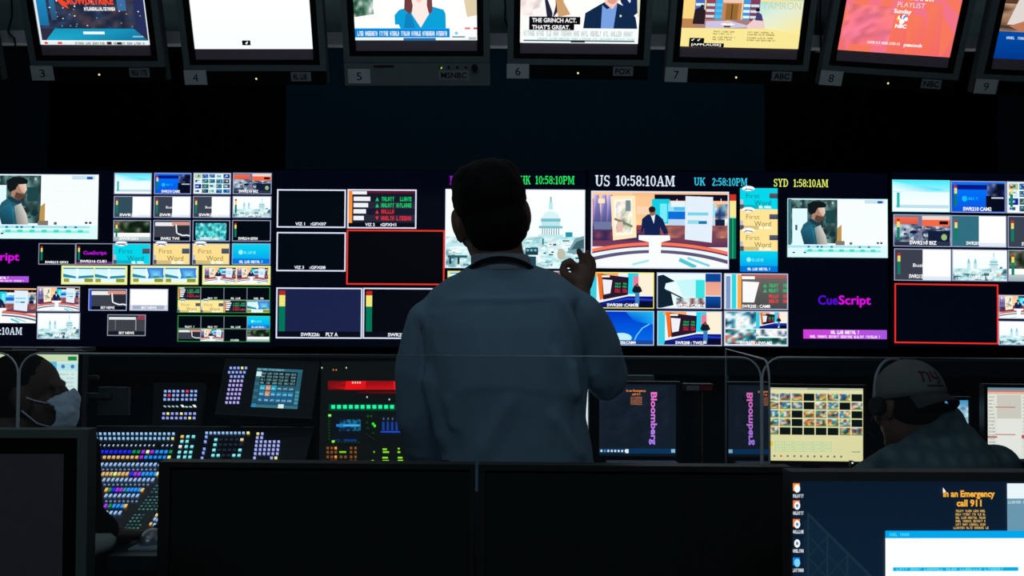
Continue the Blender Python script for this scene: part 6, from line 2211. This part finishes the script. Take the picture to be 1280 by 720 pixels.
# ---------------- chairs
def chair(label, loc, rz):
    t = thing('office_chair', label, 'chair', Matrix.Translation(Vector(loc)) @ Matrix.Rotation(rz, 4, 'Z'), 'black office chairs')
    b = MB(); b.box(-0.24, 0.24, -0.22, 0.24, 0.41, 0.47); b.build('seat', M['fabric'], t, bevel=0.025)
    b = MB(); b.box(-0.21, 0.21, -0.29, -0.235, 0.53, 0.86); b.build('backrest', M['fabric'], t, bevel=0.02)
    b = MB(); b.box(-0.03, 0.03, -0.31, -0.29, 0.39, 0.7); b.box(-0.03, 0.03, -0.31, 0.05, 0.385, 0.405); b.build('back_bracket', M['black'], t)
    b = MB(); b.tube([(0, 0, 0.1), (0, 0, 0.385)], 0.028, 14); b.build('column', M['black'], t)
    for k in range(5):
        w = 2 * pi * k / 5
        b = MB(); b.tube([(0, 0, 0.1), (0.27 * cos(w), 0.27 * sin(w), 0.075)], [0.025, 0.016], 8); lg = b.build('leg', M['black'], t)
        b = MB(); b.tube([(0.27 * cos(w) - 0.02 * sin(w), 0.27 * sin(w) + 0.02 * cos(w), 0.028), (0.27 * cos(w) + 0.02 * sin(w), 0.27 * sin(w) - 0.02 * cos(w), 0.028)], 0.028, 12); b.build('caster', M['black'], lg)
    return t


# ---------------- the masked person, in profile
LY = 2.68
lc = W(37, 497, LY)
lp = thing('person', 'person in profile wearing a pale face mask, seated beside the lit switcher', 'person', (lc.x - 0.06, LY, 0))
LR = Matrix.Rotation(math.radians(-83), 3, 'Z') @ Matrix.Rotation(math.radians(9), 3, 'X')
LB_ = LY - 0.08
sx = lc.x - 0.04
hip = Vector((sx - 0.02, LB_ - 0.1, 0.55))
sh_z = lc.z - 0.2
b = MB(); head_parts(b, LR, lc, 0.96, 1.0)
b.limb([Vector((sx - 0.01, LB_, sh_z + 0.06)), lc + Vector((-0.03, 0, -0.06))], [0.058, 0.056])
tor = lambda g: [(sx - 0.03, LB_ + 0.02, 0.5, 0.17 + g, 0.125 + g), (sx - 0.02, LB_ + 0.02, 0.62, 0.165 + g, 0.12 + g), (sx, LB_, 0.78, 0.18 + g, 0.12 + g), (sx, LB_ - 0.01, sh_z, 0.19 + g, 0.105 + g), (sx - 0.005, LB_, sh_z + 0.05, 0.13 + g, 0.08 + g), (sx - 0.01, LB_, sh_z + 0.09, 0.07 + g, 0.065 + g)]
b.loft(tor(-0.02))
sR, sL = Vector((sx + 0.17, LB_ - 0.01, sh_z + 0.0)), Vector((sx - 0.17, LB_, sh_z))
sR = W(91, 566, LB_)
eR = W(102, 648, LB_ + 0.02)
hwp = W(134, 668, 2.68)
b.limb([sR, eR, hwp], [0.043, 0.036, 0.025])
hand_parts(b, hwp, Vector((0.8, 0.62, -0.1)), Vector((-0.1, 0.1, 1)), 1, 0.45, 0.95)
eL = Vector((sL.x - 0.04, LB_ + 0.1, DZ + 0.05)); hL = Vector((sL.x + 0.05, 2.78, DZ + 0.045))
b.limb([sL, eL, hL], [0.043, 0.036, 0.025])
hand_parts(b, hL, Vector((0.3, 0.9, -0.1)), Vector((0, 0.1, 1)), 1, 0.5, 0.95)
for q in (-1, 1):
    b.limb([Vector((sx + q * 0.1, LB_ + 0.0, 0.53)), Vector((sx + q * 0.12, LB_ + 0.32, 0.52)), Vector((sx + q * 0.12, LB_ + 0.3, 0.08))], [0.078, 0.058, 0.038])
    b.limb([Vector((sx + q * 0.12, LB_ + 0.29, 0.04)), Vector((sx + q * 0.13, LB_ + 0.44, 0.035))], [0.034, 0.028])
link('body', place(fused(b, 0.005, 3), lp), M['skin2'], lp)
b = MB(); hair_parts(b, LR, lc, 0.95, 1.0, False)
cloth(lp, b, 0.006, 4, M['hair2'], 'hair', lambda p: 0.0006 * mnoise.noise(p * 80))
# jumper, one sleeve reaching to the keys
b = MB(); b.loft(tor(0.0))
b.limb([sR, eR, eR * 0.25 + hwp * 0.75], [0.066, 0.056, 0.046])
b.limb([sL, eL, eL * 0.25 + hL * 0.75], [0.066, 0.056, 0.046])
cloth(lp, b, 0.009, 5, M['jumper'], 'jumper', wrinkle((8, 8, 6), 0.006, 3))
d_ = (hwp - eR).normalized()
b = MB(); b.limb([eR * 0.42 + hwp * 0.58 + Vector((-0.02, -0.03, -0.03)), eR * 0.2 + hwp * 0.8 + Vector((-0.005, -0.02, -0.015))], [0.054, 0.046])
cloth(lp, b, 0.007, 4, M['cuff'], 'cuff', wrinkle((20, 20, 20), 0.005, 4))
b = MB()
b.loft([(sx, LB_ + 0.02, 0.47, 0.17, 0.14), (sx, LB_ + 0.02, 0.6, 0.175, 0.13)])
for q in (-1, 1):
    b.limb([Vector((sx + q * 0.1, LB_, 0.54)), Vector((sx + q * 0.12, LB_ + 0.32, 0.53)), Vector((sx + q * 0.12, LB_ + 0.3, 0.1))], [0.088, 0.072, 0.06])
cloth(lp, b, 0.012, 4, M['trousers'], 'trousers')
for q in (-1, 1):
    b = MB(); b.ell((sx + q * 0.125, LB_ + 0.37, 0.045), (0.046, 0.13, 0.045), None, 18, 10)
    me = fused(b, 0.009, 2)
    for v in me.vertices: v.co.z = max(v.co.z, 0.0)
    link('shoe', place(me, lp), M['shoe'], lp)
# mask
b = MB()
def lq(x, y, z): return lc + LR @ Vector((x * 0.96, y * 0.96, z * 0.96))
b.ell(lq(0, 0.056, -0.052), (0.07, 0.066, 0.074), LR, 28, 18)
b.ell(lq(0, 0.096, -0.026), (0.03, 0.037, 0.042), LR, 20, 12)
mk = fused(b, 0.005, 5, wrinkle((30, 30, 60), 0.003, 6))
cut = bmesh.new(); cut.from_mesh(mk)
inv = LR.inverted()
def mask_off(q):
    y, z = q.y / 0.96, q.z / 0.96
    return y < 0.084 - 20 * (z + 0.052) ** 2 or z > 0.35 * (y - 0.06) - 0.012 or y < 0.03


kill = [v for v in cut.verts if mask_off(inv @ (v.co - lc))]
bmesh.ops.delete(cut, geom=kill, context='VERTS')
cut.to_mesh(mk); cut.free()
mo = link('face_mask', place(mk, lp), M['mask'], lp)
so = mo.modifiers.new('cloth', 'SOLIDIFY'); so.thickness = 0.003
for q in (-1, 1):
    for z0, z1 in ((-0.015, 0.012), (-0.1, -0.03)):
        s_ = MB(); s_.tube([lq(q * 0.062, 0.066, -0.022 if z0 > -0.05 else -0.088), lq(q * 0.072, 0.035, (z0 + z1) / 2 - 0.006), lq(q * 0.084, 0.004, z1)], 0.0022, 6)
        o = s_.build('ear_loop', M['mask'], None, smooth=True)
        o.data.transform(lp.matrix_basis.inverted()); o.parent = mo
chair('black office chair under the person in the face mask', (sx, LB_ + 0.06, 0), 0)

# ---------------- the man in the cap
CD = 2.98
cc = W(1134, 506, CD)
cp = thing('person', 'person in a backward grey cap and plaid jacket leaning towards the desk', 'person', (cc.x + 0.08, CD - 0.08, 0))
CR = Matrix.Rotation(math.radians(27), 3, 'Z') @ Matrix.Rotation(math.radians(-12), 3, 'X') @ Matrix.Rotation(math.radians(4), 3, 'Y')
b = MB(); head_parts(b, CR, cc, 1.0, 1.0)
sh = W(1172, 556, CD)
b.limb([W(1160, 548, CD), cc + Vector((0.02, -0.01, -0.05))], [0.062, 0.058])


def csec(py, xl, xr, ry, y, g): return sec(py, xl, xr, ry, y, gx=g)


ctor = lambda g: [csec(760, 1115, 1262, 0.13, CD - 0.18, g), csec(700, 1110, 1264, 0.135, CD - 0.15, g), csec(640, 1104, 1265, 0.14, CD - 0.11, g), csec(600, 1104, 1262, 0.14, CD - 0.08, g),
                  csec(578, 1112, 1250, 0.132, CD - 0.06, g), csec(560, 1122, 1236, 0.118, CD - 0.04, g), csec(545, 1131, 1221, 0.1, CD - 0.03, g), csec(530, 1139, 1205, 0.08, CD - 0.02, g), csec(519, 1145, 1190, 0.06, CD - 0.01, g)]
b.loft(ctor(-0.025))
s1, s2 = W(1121, 582, CD - 0.02), W(1245, 586, CD - 0.06)
e1, e2 = Vector((s1.x - 0.1, CD + 0.16, 0.8)), Vector((s2.x + 0.06, CD + 0.14, 0.8))
w1, w2 = Vector((s1.x + 0.02, 3.52, DZ + 0.035)), Vector((s2.x - 0.06, 3.52, DZ + 0.035))
for s_, e_, w_, sd in ((s1, e1, w1, 1), (s2, e2, w2, -1)):
    b.limb([s_, e_, w_], [0.045, 0.038, 0.026])
    hand_parts(b, w_, Vector((0, 1, -0.05)), Vector((0, 0.05, 1)), sd, 0.4)
hx = W(1188, 600, CD).x
for q in (-1, 1):
    b.limb([Vector((hx + q * 0.1, CD - 0.2, 0.53)), Vector((hx + q * 0.12, CD + 0.24, 0.53)), Vector((hx + q * 0.12, CD + 0.22, 0.08))], [0.078, 0.058, 0.038])
    b.limb([Vector((hx + q * 0.12, CD + 0.21, 0.04)), Vector((hx + q * 0.13, CD + 0.36, 0.035))], [0.034, 0.028])
link('body', place(fused(b, 0.005, 3), cp), M['skin'], cp)
b = MB(); b.loft(ctor(0.0))
b.limb([s1, e1, e1 * 0.2 + w1 * 0.8], [0.068, 0.058, 0.046])
b.limb([s2, e2, e2 * 0.2 + w2 * 0.8], [0.068, 0.058, 0.046])
b.ell(W(1168, 538, CD - 0.01), (0.085, 0.085, 0.055), None, 20, 12)
b.ell(W(1176, 524, CD - 0.02), (0.06, 0.07, 0.05), None, 20, 12)
cloth(cp, b, 0.008, 5, M['jacket'], 'jacket', wrinkle((9, 9, 8), 0.010, 5))
b = MB()
b.loft([(hx, CD - 0.19, 0.47, 0.18, 0.14), (hx, CD - 0.19, 0.6, 0.18, 0.13)])
for q in (-1, 1):
    b.limb([Vector((hx + q * 0.1, CD - 0.2, 0.54)), Vector((hx + q * 0.12, CD + 0.24, 0.54)), Vector((hx + q * 0.12, CD + 0.22, 0.1))], [0.088, 0.072, 0.06])
cloth(cp, b, 0.012, 4, M['trousers'], 'trousers')
for q in (-1, 1):
    b = MB(); b.ell((hx + q * 0.125, CD + 0.29, 0.045), (0.046, 0.13, 0.045), None, 18, 10)
    me = fused(b, 0.009, 2)
    for v in me.vertices: v.co.z = max(v.co.z, 0.0)
    link('shoe', place(me, cp), M['shoe'], cp)
b = MB(); b.ell(cc + CR @ Vector((0, -0.03, 0.0)), (0.078, 0.085, 0.07), CR, 22, 14)
cloth(cp, b, 0.006, 3, M['hair2'], 'hair')
# cap worn back to front: its peak points backwards (-Y of the head)
K = lambda x, y, z: cc + CR @ Vector((x, y, z))
b = MB()
nu, nv = 36, 10
rings = []
for i in range(nv):
    th = (pi / 2) * i / nv
    rings.append([(0.0895 * cos(th) * cos(2 * pi * j / nu), -0.012 + 0.111 * cos(th) * sin(2 * pi * j / nu), 0.012 + 0.118 * sin(th) ** 0.9) for j in range(nu)])
k0 = 0
for i, rg in enumerate(rings): b.v += [K(*p) for p in rg]
b.v.append(K(0, -0.012, 0.13))
for i in range(nv - 1):
    for j in range(nu):
        q = (j + 1) % nu
        b.f.append((i * nu + j, i * nu + q, (i + 1) * nu + q, (i + 1) * nu + j))
for j in range(nu): b.f.append(((nv - 1) * nu + j, (nv - 1) * nu + (j + 1) % nu, nv * nu))
cap_o = b.build('cap', M['cap'], cp, True, smooth=True)
so = cap_o.modifiers.new('cloth', 'SOLIDIFY'); so.thickness = 0.004; so.offset = 1
inv_cp = cp.matrix_basis.inverted()


def capchild(mb, name, mat, bevel=0, smooth=True):
    o = mb.build(name, mat, None, bevel=bevel, smooth=smooth)
    o.data.transform(inv_cp); o.parent = cap_o
    return o


b = MB()
def billpt(u, v, h): # u across -1..1, v out 0..1
    a = u * 1.02
    y = -0.012 - 0.109 * cos(a) - 0.05 * v * (1 - 0.35 * u * u)
    return K(0.088 * sin(a) * (1 - 0.06 * v), y, 0.020 - 0.030 * v + h - 0.02 * u * u * v)
N = 16
for h in (0.0, 0.004):
    for v in (0, 0.33, 0.66, 1.0): b.v += [billpt(-1 + 2 * i / N, v, h) for i in range(N + 1)]
m_ = N + 1
for L in (0, 1):
    for v in range(3):
        for i in range(N):
            o_ = L * 4 * m_
            b.f.append((o_ + v * m_ + i, o_ + v * m_ + i + 1, o_ + (v + 1) * m_ + i + 1, o_ + (v + 1) * m_ + i))
for i in range(N): b.f.append((3 * m_ + i, 3 * m_ + i + 1, 7 * m_ + i + 1, 7 * m_ + i)); b.f.append((i, i + 1, 4 * m_ + i + 1, 4 * m_ + i))
for i in (0, N):
    for v in range(3): b.f.append((v * m_ + i, (v + 1) * m_ + i, (4 + v + 1) * m_ + i, (4 + v) * m_ + i))
capchild(b, 'peak', M['capbill'])
b = MB(); b.ell(K(0, -0.012, 0.132), (0.007, 0.007, 0.005), None, 12, 8); capchild(b, 'top_button', M['cap'])
for j in range(6):
    w = 2 * pi * (j + 0.5) / 6
    s_ = MB(); s_.tube([K(0.0915 * cos(th) * cos(w), -0.012 + 0.113 * cos(th) * sin(w), 0.012 + 0.1205 * sin(th) ** 0.9) for th in [pi / 2 * i / 9 for i in range(1, 9)]], 0.0014, 5); capchild(s_, 'seam', M['cap'])
# stitched initials on the front panel
b = MB()
def capsurf(u, v): # u across, v up, metres on the front panel (at -Y)
    th = 0.17 + v * 1.15 / 0.118
    a = u * 1.2 / 0.095
    return K(0.0935 * cos(th) * sin(a - 0.2), -0.012 - 0.1155 * cos(th) * cos(a - 0.2), 0.012 + 0.122 * sin(th) ** 0.9)
def stroke(pts, w=0.0032): b.tube([capsurf(*p) for p in pts], w, 6)
stroke([(-0.024, 0.012), (-0.024, 0.04)]); stroke([(-0.024, 0.038), (-0.014, 0.04), (-0.008, 0.034), (-0.008, 0.012)])
stroke([(-0.032, 0.04), (-0.02, 0.04)]); stroke([(0.002, 0.042), (0.002, 0.026), (0.01, 0.02), (0.02, 0.024)]); stroke([(0.02, 0.042), (0.02, 0.012), (0.012, 0.008)])
stroke([(-0.018, 0.002), (0.0, 0.002), (0.012, 0.002), (0.026, 0.002)], 0.0026)
capchild(b, 'stitched_letters', M['logo'])
# headset
hs = MB()
hb = [K(0.098 * cos(w), 0.03 - 0.0 * sin(w), 0.014 + 0.131 * sin(w)) for w in [pi * i / 18 for i in range(19)]]
hs.tube(hb, 0.0042, 8)
ho = hs.build('headset', M['headset'], None, smooth=True); ho.data.transform(inv_cp); ho.parent = cp
for q in (-1, 1):
    e_ = MB(); e_.tube([K(q * 0.083, 0.025, -0.005), K(q * 0.108, 0.025, -0.003)], [0.03, 0.026], 20)
    o = e_.build('ear_cup', M['black'], None, bevel=0.004, smooth=False); o.data.transform(inv_cp); o.parent = ho
mi = MB(); mi.tube([K(-0.1, 0.03, -0.02), K(-0.09, 0.08, -0.07), K(-0.03, 0.115, -0.085)], 0.0025, 6); o = mi.build('microphone_boom', M['black'], None, smooth=True); o.data.transform(inv_cp); o.parent = ho
chair('black office chair under the person in the plaid jacket', (hx, CD - 0.2, 0), 0)

# ------------------------------------------------------------------ light: unseen fill lights added near the ceiling
def lamp(name, loc, sx_, sy_, power, col, tilt=0, spread=180):
    li = bpy.data.lights.new(name, 'AREA')
    li.shape = 'RECTANGLE'; li.size = sx_; li.size_y = sy_
    li.energy = power; li.color = col
    li.spread = math.radians(spread)
    o = bpy.data.objects.new(name, li)
    C.objects.link(o)
    o.location = loc
    o.rotation_euler = (math.radians(tilt), 0, 0)
    return o


lamp('added_fill_light', (-0.3, -0.6, ZC - 0.03), 2.4, 0.5, 17.0, (0.66, 0.86, 1.0), 38)  # added fill for the backs turned towards the camera
lamp('added_fill_light', (0.2, 2.2, ZC - 0.03), 3.6, 0.3, 5.5, (0.66, 0.86, 1.0), 45)  # added to brighten the rail, fascia and shoulders
lamp('added_fill_light', (0.0, 4.1, ZC - 0.03), 3.6, 0.2, 1.5, (0.5, 0.8, 1.0))  # added to brighten the wall panels behind the fascia

w = bpy.data.worlds.new('dark_room')
bpy.context.scene.world = w
w.use_nodes = True
w.node_tree.nodes['Background'].inputs['Color'].default_value = (0.002, 0.003, 0.004, 1)
w.node_tree.nodes['Background'].inputs['Strength'].default_value = 1.0

# ------------------------------------------------------------------ camera
cam = bpy.data.cameras.new('camera')
cam.sensor_width = 36
cam.lens = 36 * F / 1280
cam.clip_start = 0.05
co = bpy.data.objects.new('camera', cam)
C.objects.link(co)
bk = -_fw
co.matrix_world = Matrix(((_rt.x, _up.x, bk.x, EYE.x), (_rt.y, _up.y, bk.y, EYE.y), (_rt.z, _up.z, bk.z, EYE.z), (0, 0, 0, 1)))
sc = bpy.context.scene
sc.camera = co
sc.view_settings.view_transform = 'Standard'
sc.view_settings.look = 'None'
sc.view_settings.exposure = 0.0
sc.view_settings.gamma = 1.0
sc.view_settings.use_curve_mapping = False
sc.cycles.max_bounces = 8
sc.cycles.transparent_max_bounces = 16
sc.cycles.use_denoising = True
